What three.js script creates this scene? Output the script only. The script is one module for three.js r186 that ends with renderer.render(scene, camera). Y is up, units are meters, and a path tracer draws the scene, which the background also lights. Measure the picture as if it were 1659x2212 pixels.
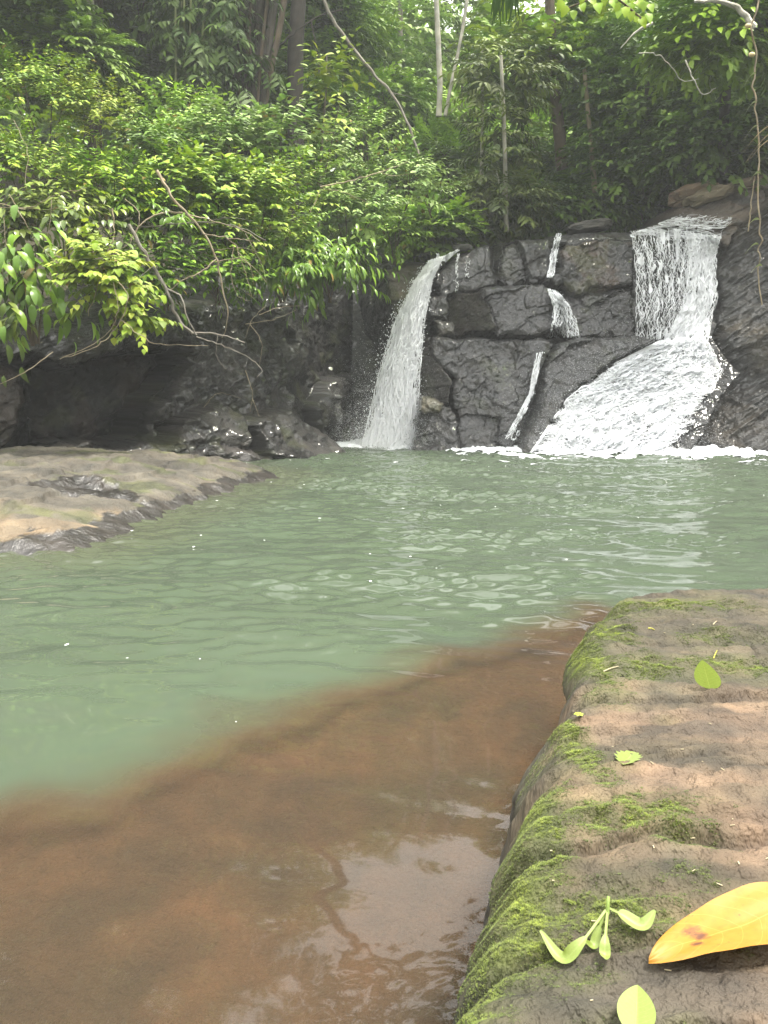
import * as THREE from 'three';
import { mergeGeometries } from 'three/addons/utils/BufferGeometryUtils.js';

// ---------------------------------------------------------------- camera, sky, sun, exposure
const scene = new THREE.Scene();
const CAMY = 0.85, PITCH = 8.5 * Math.PI / 180;
const camera = new THREE.PerspectiveCamera(67, 0.75, 0.05, 900);
camera.position.set(0, CAMY, 0);
camera.rotation.set(-PITCH, 0, 0);

const SUN = new THREE.Vector3(0.32, 0.92, -0.06).normalize();
{ // overcast sky: white cloud, brightest overhead, faint cloud mottling
  const w = 512, h = 256, d = new Float32Array(w * h * 4);
  for (let j = 0; j < h; j++) for (let i = 0; i < w; i++) {
    const el = ((j + 0.5) / h - 0.5) * Math.PI, az = (i / w) * 2 * Math.PI, s = Math.max(0, Math.sin(el));
    const cl = 1 + 0.06 * Math.sin(az * 3 + 4 * el) * Math.cos(el) + 0.05 * Math.sin(az * 5 - 7 * el + 1) * Math.cos(el);
    const L = (1 + 2 * s) / 3 * 1.75 * cl, o = (j * w + i) * 4;
    d[o] = L * 1.0; d[o + 1] = L * 1.0; d[o + 2] = L * 0.97; d[o + 3] = 1;
  }
  const t = new THREE.DataTexture(d, w, h, THREE.RGBAFormat, THREE.FloatType);
  t.mapping = THREE.EquirectangularReflectionMapping; t.magFilter = THREE.LinearFilter; t.needsUpdate = true;
  scene.background = t; scene.environment = t;
}
const sun = new THREE.DirectionalLight(new THREE.Color(1, 0.95, 0.84), 3.6);
sun.position.copy(SUN).multiplyScalar(60); sun.castShadow = true; sun.shadow.radius = 24;
Object.assign(sun.shadow.camera, { left: -30, right: 30, top: 30, bottom: -30, near: 1, far: 140 });
sun.shadow.mapSize.set(4096, 4096);
scene.add(sun, sun.target); sun.target.position.set(0, 0, -10);
const renderer = new THREE.WebGLRenderer({ antialias: true });
renderer.shadowMap.enabled = true;
renderer.toneMapping = THREE.LinearToneMapping;
renderer.toneMappingExposure = 3.2;
scene.fog = new THREE.FogExp2(new THREE.Color(0.95, 0.98, 1.0), 0.0026);

// ---------------------------------------------------------------- helpers
let seed_ = 1;
const rnd = () => { seed_ = (seed_ + 0x6d2b79f5) | 0; let t = Math.imul(seed_ ^ (seed_ >>> 15), 1 | seed_); t = (t + Math.imul(t ^ (t >>> 7), 61 | t)) ^ t; return ((t ^ (t >>> 14)) >>> 0) / 4294967296; };
const seed = (s) => { seed_ = s * 7919 + 13; for (let i = 0; i < 5; i++) rnd(); };
const rr = (a, b) => a + (b - a) * rnd();
const gs = () => (rnd() + rnd() + rnd() - 1.5) / 1.5;
const clamp = (x, a = 0, b = 1) => Math.min(b, Math.max(a, x));
const lerp = (a, b, t) => a + (b - a) * t;
const sstep = (a, b, x) => { const t = clamp((x - a) / (b - a)); return t * t * (3 - 2 * t); };
const V = (x, y, z) => new THREE.Vector3(x, y, z);

const PERM = new Uint8Array(512);
{ seed(77); const p = [...Array(256).keys()]; for (let i = 255; i > 0; i--) { const j = Math.floor(rnd() * (i + 1)); [p[i], p[j]] = [p[j], p[i]]; } for (let i = 0; i < 512; i++) PERM[i] = p[i & 255]; }
const fade = (t) => t * t * t * (t * (t * 6 - 15) + 10);
function grad(h, x, y, z) { h &= 15; const u = h < 8 ? x : y, v = h < 4 ? y : h === 12 || h === 14 ? x : z; return ((h & 1) ? -u : u) + ((h & 2) ? -v : v); }
function noise(x, y, z = 0) {
  const X0 = Math.floor(x), Y0 = Math.floor(y), Z0 = Math.floor(z), X = X0 & 255, Y = Y0 & 255, Z = Z0 & 255;
  x -= X0; y -= Y0; z -= Z0;
  const u = fade(x), v = fade(y), w = fade(z), A = PERM[X] + Y, AA = PERM[A] + Z, AB = PERM[A + 1] + Z, B = PERM[X + 1] + Y, BA = PERM[B] + Z, BB = PERM[B + 1] + Z;
  return lerp(lerp(lerp(grad(PERM[AA], x, y, z), grad(PERM[BA], x - 1, y, z), u), lerp(grad(PERM[AB], x, y - 1, z), grad(PERM[BB], x - 1, y - 1, z), u), v),
    lerp(lerp(grad(PERM[AA + 1], x, y, z - 1), grad(PERM[BA + 1], x - 1, y, z - 1), u), lerp(grad(PERM[AB + 1], x, y - 1, z - 1), grad(PERM[BB + 1], x - 1, y - 1, z - 1), u), v), w);
}
function fbm(x, y, z = 0, o = 4) { let a = 1, s = 0, f = 1; for (let i = 0; i < o; i++) { s += a * noise(x * f + i * 17.3, y * f - i * 9.1, z * f + i * 5.7); a *= 0.5; f *= 2.03; } return s; }
function ridge(x, y, z = 0, o = 3) { let a = 1, s = 0, f = 1; for (let i = 0; i < o; i++) { s += a * (1 - 2 * Math.abs(noise(x * f + i * 11.3, y * f + i * 3.1, z * f - i * 8.7))); a *= 0.5; f *= 2.1; } return s; }
// flat facets that meet at sharp edges, as broken rock does: each cell is a plane with its own offset and tilt
function facets(x, y, sd, tilt = 0.5) {
  const X = Math.floor(x), Y = Math.floor(y); let m = 9, r = 0;
  for (let j = -1; j <= 1; j++) for (let i = -1; i <= 1; i++) { const h = PERM[(PERM[(X + i + sd) & 255] + Y + j) & 255], h2 = PERM[h], h3 = PERM[h2 + 1], cx = X + i + 0.1 + 0.8 * h / 255, cy = Y + j + 0.1 + 0.8 * h2 / 255, dx = x - cx, dy = y - cy, d = dx * dx + dy * dy; if (d < m) { m = d; r = (h3 / 255 - 0.5) + tilt * ((PERM[h3] / 255 - 0.5) * dx + (PERM[h3 + 7] / 255 - 0.5) * dy) * 2; } }
  return r;
}
function pnoise(x, y, per, sd) { // periodic 2D value-gradient noise for textures
  const X0 = Math.floor(x), Y0 = Math.floor(y), fx = x - X0, fy = y - Y0, m = (a) => ((a % per) + per) % per;
  const g = (i, j, dx, dy) => { const h = PERM[(PERM[(m(i) + sd) & 255] + m(j)) & 255] / 256 * 2 * Math.PI; return Math.cos(h) * dx + Math.sin(h) * dy; };
  const u = fade(fx), v = fade(fy);
  return lerp(lerp(g(X0, Y0, fx, fy), g(X0 + 1, Y0, fx - 1, fy), u), lerp(g(X0, Y0 + 1, fx, fy - 1), g(X0 + 1, Y0 + 1, fx - 1, fy - 1), u), v);
}
function tex(n, f, srgb) {
  const d = new Uint8Array(n * n * 4);
  for (let j = 0; j < n; j++) for (let i = 0; i < n; i++) { const c = f(i / n, j / n), o = (j * n + i) * 4; for (let k = 0; k < 3; k++) d[o + k] = clamp(Array.isArray(c) ? c[k] : c) * 255; d[o + 3] = 255; }
  const t = new THREE.DataTexture(d, n, n, THREE.RGBAFormat); t.wrapS = t.wrapT = THREE.RepeatWrapping; t.magFilter = THREE.LinearFilter; t.minFilter = THREE.LinearMipmapLinearFilter; if (srgb) t.colorSpace = THREE.SRGBColorSpace; t.needsUpdate = true; return t;
}
const rep = (t, a, b = a) => { const c = t.clone(); c.repeat.set(a, b); c.needsUpdate = true; return c; };
const pf = (u, v, f, o, sd) => { let s = 0, a = 1; for (let i = 0; i < o; i++) { s += a * pnoise(u * f, v * f, f, sd + i * 7); a *= 0.55; f *= 2; } return s; };
const T_rockBump = tex(1024, (u, v) => 0.5 + 0.3 * pf(u, v, 6, 6, 3) + 0.22 * (1 - 2 * Math.abs(pf(u, v, 10, 4, 40))) - 0.12);
const pq = (u, v, f, o, sd, k) => { let t = 0, a = 1; for (let i = 0; i < o; i++) { t += a * pnoise(u * f, v * f, f, sd + i * 7); a *= k; f *= 2; } return t; };
const T_wet = tex(1024, (u, v) => { const w = 0.03 * pq(u, v, 8, 3, 50, 0.5); return 0.42 + 0.2 * pq(u + w, v - w, 7, 7, 13, 0.72) + 0.2 * (1 - 2.2 * Math.abs(pq(u - w, v + w, 9, 5, 44, 0.6))); });
const T_rockCol = tex(1024, (u, v) => { const a = 0.75 + 0.3 * pf(u, v, 4, 7, 11), b = 0.06 * pf(u, v, 5, 4, 60), p = pf(u, v, 64, 2, 90) > 0.62 ? -0.25 : 0; return [a + b + p, a + p, a - b + p]; });
const T_grain = tex(1024, (u, v) => 0.5 + 0.34 * pf(u, v, 24, 5, 21) + 0.1 * pf(u, v, 128, 2, 5));
const T_grainCol = tex(1024, (u, v) => { const a = 0.74 + 0.34 * pf(u, v, 8, 7, 31), s = pf(u, v, 40, 3, 70), p = s > 0.55 ? -0.3 * sstep(0.55, 0.8, s) : 0, b = 0.05 * pf(u, v, 6, 3, 99); return [a + p + b, a + p, a + p - b]; });
const T_bark = tex(512, (u, v) => 0.5 + 0.4 * pf(u, v * 0.25 + 0.0, 16, 4, 9) + 0.1 * pf(u, v, 64, 2, 2));

const mat = (c, rough = 0.8, o = {}) => new THREE.MeshPhysicalMaterial({ color: new THREE.Color().setRGB(...c), roughness: rough, side: THREE.DoubleSide, ...o });

// pixels of the photograph (1659 x 2212) to places in the world
const FPX = 1106 / Math.tan(33.5 * Math.PI / 180), cp = Math.cos(PITCH), sp = Math.sin(PITCH);
function ray(px, py) { const x = (px - 829.5) / FPX, y = -(py - 1106) / FPX; return [x, y * cp - sp, -(cp + y * sp)]; }
function at(px, py, z) { const d = ray(px, py), t = -z / d[2]; return V(d[0] * t, CAMY + d[1] * t, -z); }
function atY(px, py, Y) { const d = ray(px, py), t = (Y - CAMY) / d[1]; return V(d[0] * t, Y, d[2] * t); }
function toPx(x, y, z) { const yy = y - CAMY, zc = -z * cp - yy * sp, yc = yy * cp - z * -1 * -sp; const Yc = yy * cp + (-z) * sp; return [829.5 + FPX * x / zc, 1106 - FPX * Yc / zc]; }

const used = new Map();
function numbered(n) { const k = used.get(n) ?? 0; used.set(n, k + 1); return k ? n + '_' + String(k).padStart(3, '0') : n; }
function tag(o, label, category, group, kind) { if (label) o.userData.label = label; if (category) o.userData.category = category; if (group) o.userData.group = group; if (kind) o.userData.kind = kind; return o; }
function thing(name, pos, label, category, group, kind) { const g = new THREE.Group(); g.name = numbered(name); g.position.copy(pos); scene.add(g); return tag(g, label, category, group, kind); }
function part(name, geo, m, parent, kind) { const o = new THREE.Mesh(geo, m); o.name = parent ? name : numbered(name); o.castShadow = o.receiveShadow = true; (parent ?? scene).add(o); if (kind) o.userData.kind = kind; return o; }
// meshes are made in world coordinates; a thing's parts are moved to its base
const local = (geo, g) => geo.translate(-g.position.x, -g.position.y, -g.position.z);

function gridGeo(nu, nv, fn) { // fn(i, j) -> [x,y,z,r,g,b,u,v]
  const n = (nu + 1) * (nv + 1), P = new Float32Array(n * 3), C = new Float32Array(n * 3), U = new Float32Array(n * 2), I = new Uint32Array(nu * nv * 6);
  let k = 0;
  for (let j = 0; j <= nv; j++) for (let i = 0; i <= nu; i++, k++) { const a = fn(i, j); P[k * 3] = a[0]; P[k * 3 + 1] = a[1]; P[k * 3 + 2] = a[2]; C[k * 3] = a[3]; C[k * 3 + 1] = a[4]; C[k * 3 + 2] = a[5]; U[k * 2] = a[6]; U[k * 2 + 1] = a[7]; }
  k = 0;
  for (let j = 0; j < nv; j++) for (let i = 0; i < nu; i++) { const a = j * (nu + 1) + i, b = a + 1, c = a + nu + 1, d = c + 1; I[k++] = a; I[k++] = b; I[k++] = d; I[k++] = a; I[k++] = d; I[k++] = c; }
  const g = new THREE.BufferGeometry(); g.setAttribute('position', new THREE.BufferAttribute(P, 3)); g.setAttribute('color', new THREE.BufferAttribute(C, 3)); g.setAttribute('uv', new THREE.BufferAttribute(U, 2)); g.setIndex(new THREE.BufferAttribute(I, 1)); g.computeVertexNormals(); return g;
}
function splitGeo(g, idOf) { // triangles sorted into several geometries by the id of their first vertex
  const I = g.index.array, by = new Map();
  for (let t = 0; t < I.length; t += 3) { const id = idOf(I[t], I[t + 1], I[t + 2]); let l = by.get(id); if (!l) by.set(id, l = []); l.push(I[t], I[t + 1], I[t + 2]); }
  const out = new Map();
  for (const [id, l] of by) {
    const remap = new Map(), idx = new Uint32Array(l.length), src = [];
    for (let k = 0; k < l.length; k++) { let r = remap.get(l[k]); if (r === undefined) { r = src.length; remap.set(l[k], r); src.push(l[k]); } idx[k] = r; }
    const h = new THREE.BufferGeometry();
    for (const [nm, a] of Object.entries(g.attributes)) { const s = a.itemSize, A = new Float32Array(src.length * s); for (let k = 0; k < src.length; k++) for (let c = 0; c < s; c++) A[k * s + c] = a.array[src[k] * s + c]; h.setAttribute(nm, new THREE.BufferAttribute(A, s)); }
    h.setIndex(new THREE.BufferAttribute(idx, 1)); out.set(id, h);
  }
  return out;
}
// a tapering tube through points; radius may be a function of t
function tube(pts, r, sides = 7, segs = null, wob = 0) {
  const c = pts.length > 2 ? new THREE.CatmullRomCurve3(pts) : new THREE.LineCurve3(pts[0], pts[1]); const n = segs ?? Math.max(2, (pts.length - 1) * 5);
  const fr = c.computeFrenetFrames(n, false), P = [], U = [], I = []; let len = 0, prev = null; const p = V(0, 0, 0);
  for (let i = 0; i <= n; i++) {
    const t = i / n; (c.getPointAt ?? c.getPoint).call(c, t, p); const R = typeof r === 'function' ? r(t) : r; if (prev) len += prev.distanceTo(p); prev = p.clone();
    for (let k = 0; k <= sides; k++) { const a = k / sides * 2 * Math.PI, w = wob ? 1 + wob * noise(Math.cos(a) * 1.3 + p.x * 3, Math.sin(a) * 1.3 + p.z * 3, p.y * 4) : 1, q = p.clone().addScaledVector(fr.normals[i], Math.cos(a) * R * w).addScaledVector(fr.binormals[i], Math.sin(a) * R * w); P.push(q.x, q.y, q.z); U.push(k / sides * Math.max(0.1, R * 6), len); }
  }
  for (let i = 0; i < n; i++) for (let k = 0; k < sides; k++) { const a = i * (sides + 1) + k, b = a + sides + 1; I.push(a, b, a + 1, a + 1, b, b + 1); }
  const g = new THREE.BufferGeometry(); g.setAttribute('position', new THREE.Float32BufferAttribute(P, 3)); g.setAttribute('uv', new THREE.Float32BufferAttribute(U, 2)); g.setIndex(I); g.computeVertexNormals(); return g;
}
const pxTube = (pp, z0, z1, r, sides, wob = 0.15, kink = 0) => {
  let pts = pp.map(([x, y], i) => at(x, y, lerp(z0, z1, i / (pp.length - 1))));
  if (kink && pts.length > 2) { const c = new THREE.CatmullRomCurve3(pts), n = pp.length * 4, L = c.getLength(); pts = []; for (let i = 0; i <= n; i++) { const p = c.getPointAt(i / n), a = kink * Math.min(1, L); p.x += a * noise(i * 0.9 + pp[0][0], 1, 2); p.y += a * noise(i * 0.9, 7 + pp[0][1], 2); p.z += a * noise(i * 0.9, 3, pp[0][0]); pts.push(p); } return tube(pts, r, sides ?? 6, n * 2, wob); }
  return tube(pts, r, sides ?? 6, null, wob);
};

function inPoly(p, x, y) { let c = false; for (let i = 0, j = p.length - 1; i < p.length; j = i++) { const a = p[i], b = p[j]; if ((a[1] > y) !== (b[1] > y) && x < (b[0] - a[0]) * (y - a[1]) / (b[1] - a[1]) + a[0]) c = !c; } return c; }
function dPoly(p, x, y, closed = true) { let m = 1e9; for (let i = closed ? 0 : 1, j = closed ? p.length - 1 : 0; i < p.length; j = i++) { const a = p[j], b = p[i], dx = b[0] - a[0], dy = b[1] - a[1], t = clamp(((x - a[0]) * dx + (y - a[1]) * dy) / (dx * dx + dy * dy + 1e-12)), ex = x - a[0] - t * dx, ey = y - a[1] - t * dy, d = ex * ex + ey * ey; if (d < m) m = d; } return Math.sqrt(m); }
const interp = (pts, x) => { if (x <= pts[0][0]) return pts[0][1]; for (let i = 1; i < pts.length; i++) if (x <= pts[i][0]) { const a = pts[i - 1], b = pts[i], t = (x - a[0]) / (b[0] - a[0]); return lerp(a[1], b[1], t * t * (3 - 2 * t) * 0.5 + t * 0.5); } return pts[pts.length - 1][1]; };

// ---------------------------------------------------------------- the ground
const GORGE = [[-8.8, -7], [-5.8, -9.9], [-4.2, -10.9], [-3.2, -11.9], [-2.3, -13.2], [-1.6, -15], [-1.1, -16.6], [0.5, -17.6], [2, -16.6], [6, -16.2], [9.9, -15.6], [11.5, -11], [9.5, -6], [5.6, -2], [4.6, 3], [4, 14], [-6, 14], [-8, 3], [-9, -2]];
function groundY(x, z) {
  const ins = inPoly(GORGE, x, z), d = dPoly(GORGE, x, z);
  if (ins) return -1.3 + 0.15 * fbm(x * 0.6, z * 0.6);
  const left = sstep(1.5, -4, x) * sstep(-18.5, -12, z), near = sstep(-9, -3, z), h0 = lerp(lerp(3.45, 1.75, left), 1.6, near), right = sstep(5, 10, x);
  const slope = lerp(lerp(0.16, 1.0, left), 0.55, Math.max(right, near));
  return h0 - 0.25 + Math.min(d, 4) * slope + Math.max(0, d - 4) * 0.27 * (1 - sstep(30, 200, d) * 0.72) + sstep(0, 2, d) * (0.35 * fbm(x * 0.35, z * 0.35) + 0.1 * fbm(x * 1.7, z * 1.7));
}
{
  const ax = (k, n, lim, c) => { const t = (k / n) * 2 - 1; return c + lim * (0.12 * t + 0.88 * t * t * t * Math.abs(t)); };
  const N = 260;
  const g = gridGeo(N, N, (i, j) => { const x = ax(i, N, 420, 0), z = ax(N - j, N, 420, -13), y = groundY(x, z), m = 0.8 + 0.4 * fbm(x * 1.3, z * 1.3); return [x, y, z, 0.045 * m, 0.04 * m, 0.022 * m, x, z]; });
  tag(part('ground', g, mat([1, 1, 1], 0.95, { vertexColors: true, bumpMap: T_rockBump, bumpScale: 0.03 })), 'dark leaf-littered forest soil rising behind the gorge', 'ground', null, 'structure');
}

// ---------------------------------------------------------------- rock faces: blocks outlined on a nominal surface, with recessed joints between
// def: {s0,s1,ns, y0,ytop(s),ny, nfold, foldDepth, foldRise, nominal(s,y)->[x,z,nx,nz], blocks:[{poly(px), off, lean, side, bev, col, id}], maxRec, col, rough}
function makeFace(def) {
  const { s0, s1, ns, y0, ny, nfold } = def;
  const NA = 420, NB = 170, yMax = def.yMax, proj = new Float32Array(NA * NB * 2);
  for (let b = 0; b < NB; b++) for (let a = 0; a < NA; a++) { const s = lerp(s0 - 1, s1 + 1, a / (NA - 1)), y = lerp(y0 - 1.5, yMax + 1, b / (NB - 1)), q = def.nominal(s, y), p = toPx(q[0], y, q[1]); proj[(b * NA + a) * 2] = p[0]; proj[(b * NA + a) * 2 + 1] = p[1]; }
  const inv = (px, py) => { let m = 1e12, k = 0; for (let i = 0; i < NA * NB; i++) { const dx = proj[i * 2] - px, dy = proj[i * 2 + 1] - py, d = dx * dx + dy * dy; if (d < m) { m = d; k = i; } } const a = k % NA, b = (k - a) / NA; return [lerp(s0 - 1, s1 + 1, a / (NA - 1)), lerp(y0 - 1.5, yMax + 1, b / (NB - 1))]; };
  const blocks = def.blocks.map((b) => { const poly = b.poly.map(([x, y]) => inv(x, y)), xs = poly.map((p) => p[0]), ys = poly.map((p) => p[1]); return { ...b, poly, lo: [Math.min(...xs), Math.min(...ys)], hi: [Math.max(...xs), Math.max(...ys)], cx: (Math.min(...xs) + Math.max(...xs)) / 2, top: Math.max(...ys), edge: b.edgePx && b.edgePx.map(([x, y]) => inv(x, y)) }; });
  const top = def.topPx ? (() => { const p = def.topPx.map(([x, y]) => inv(x, y)).sort((a, b) => a[0] - b[0]); return (s) => interp(p, s); })() : def.ytop;
  const evalD = (s, y) => {
    const wa = def.warp ?? 0.05, ws = s + wa * fbm(s * 2.2 + 5, y * 2.2, 3.3, 3) + 0.012 * noise(s * 14, y * 14), wy = y + wa * 0.8 * fbm(s * 2.2, y * 2.2 + 9, 7.7, 3) + 0.012 * noise(s * 14, y * 14, 5);
    let hit = -1, dIn = 0, dOut = 9;
    for (let k = blocks.length - 1; k >= 0; k--) {
      const b = blocks[k];
      if (ws < b.lo[0] - 0.8 || ws > b.hi[0] + 0.8 || wy < b.lo[1] - 0.8 || wy > b.hi[1] + 0.8) continue;
      const ins = inPoly(b.poly, ws, wy);
      if (!ins && hit >= 0) continue;
      const d = dPoly(b.poly, ws, wy);
      if (ins) { hit = k; dIn = d; break; }
      dOut = Math.min(dOut, d);
    }
    let D;
    const n1 = fbm(s * 0.9 + 20, y * 0.9, def.seed, 3) * (def.amp ?? 0.1), n2 = ridge(s * 2.6, y * 2.6, def.seed + 3, 4) * (def.rid ?? 0.03), n3 = fbm(s * 13, y * 13, def.seed, 3) * (def.fine ?? 0.011);
    if (hit >= 0) {
      const b = blocks[hit], bev = 0.4 * (b.bev ?? 0.1), bw = 0.45 * (b.bw ?? 0.06);
      D = b.off + (b.lean ?? 0) * (y - (b.topY ?? b.top)) + (b.side ?? 0) * (s - b.cx) - bev * Math.exp(-dIn / bw) - 0.05 * Math.exp(-dIn / 0.015);
      if (b.edge) D += b.rise * Math.pow(dPoly(b.edge, ws, wy, false), b.pow ?? 1);
      if (b.strat) { const [ang, f, a] = b.strat, u = -s * Math.sin(ang) + y * Math.cos(ang), w = s * Math.cos(ang) + y * Math.sin(ang); D += a * ridge(u * f, w * f * 0.16, 4.4, 3) + a * 0.6 * noise(u * f * 4, w * f * 0.7, 2); }
      const fx = s + 0.06 * noise(s * 5, y * 5, 3), fy = y + 0.06 * noise(s * 5, y * 5, 8), u = fx * 0.9 + fy * 0.45, v = fy - fx * 0.35;
      D += n1 * (b.na ?? 1) + n2 * (b.nr ?? 1) + n3 + (b.fa ?? 1) * (0.085 * facets(u * 1.15, v * 1.7, hit * 13) + 0.035 * facets(u * 3.1 + 5, v * 4.3, hit * 7 + 3) + 0.012 * facets(u * 9, v * 12, 5, 0.8)) + 0.006 * ridge(s * 9 + y * 3, y * 8 - s * 2, def.seed + 40, 3);
    } else D = -0.08 - Math.min(def.maxRec ?? 0.4, dOut * 3) + n1 + n2 + n3 + (def.base ? def.base(s, y) : 0);
    return [D, hit, dIn];
  };
  const ids = [], nrow = ny + nfold;
  const g = gridGeo(ns, nrow, (i, j) => {
    const s = def.sMap ? def.sMap(i / ns) : lerp(s0, s1, i / ns), yt = top(s), jj = Math.min(j, ny), y = lerp(y0, yt, jj / ny), q = def.nominal(s, y);
    let [D, hit, dIn] = evalD(s, y);
    const back = yt - y; D -= 0.3 * Math.exp(-back / 0.09);
    let Y = y, extra = 0;
    if (j > ny) { const k = (j - ny) / nfold; extra = def.foldDepth * Math.pow(k, 1.3); Y = yt + def.foldRise * k + 0.06 * fbm(s * 1.5, k * 6, 9) * Math.min(1, k * 4); }
    const x = q[0] + q[2] * (D - extra), z = q[1] + q[3] * (D - extra);
    ids.push(hit);
    const c = def.colour(s, Y, hit >= 0 ? blocks[hit] : null, dIn, x, z);
    return [x, Y, z, c[0], c[1], c[2], s, Y + (j > ny ? extra : 0)];
  });
  const parts = splitGeo(g, (a, b, c) => ids[a]);
  const height = (s, y) => { const q = def.nominal(s, y), D = evalD(s, y)[0]; return [q[0] + q[2] * D, q[1] + q[3] * D]; };
  return { parts, blocks, height, inv, top, evalD };
}
const wetRock = mat([1, 1, 1], 0.42, { vertexColors: true, map: rep(T_rockCol, 0.8), bumpMap: rep(T_wet, 0.9), bumpScale: 0.075, specularIntensity: 0.4, clearcoat: 0.55, clearcoatRoughness: 0.06 });
const dampRock = mat([1, 1, 1], 0.6, { vertexColors: true, map: rep(T_rockCol, 0.8), bumpMap: rep(T_rockBump, 1.1), bumpScale: 0.03 });
const dryRock = mat([1, 1, 1], 0.8, { vertexColors: true, map: rep(T_rockCol, 0.8), bumpMap: rep(T_rockBump, 1.1), bumpScale: 0.03 });

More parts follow.
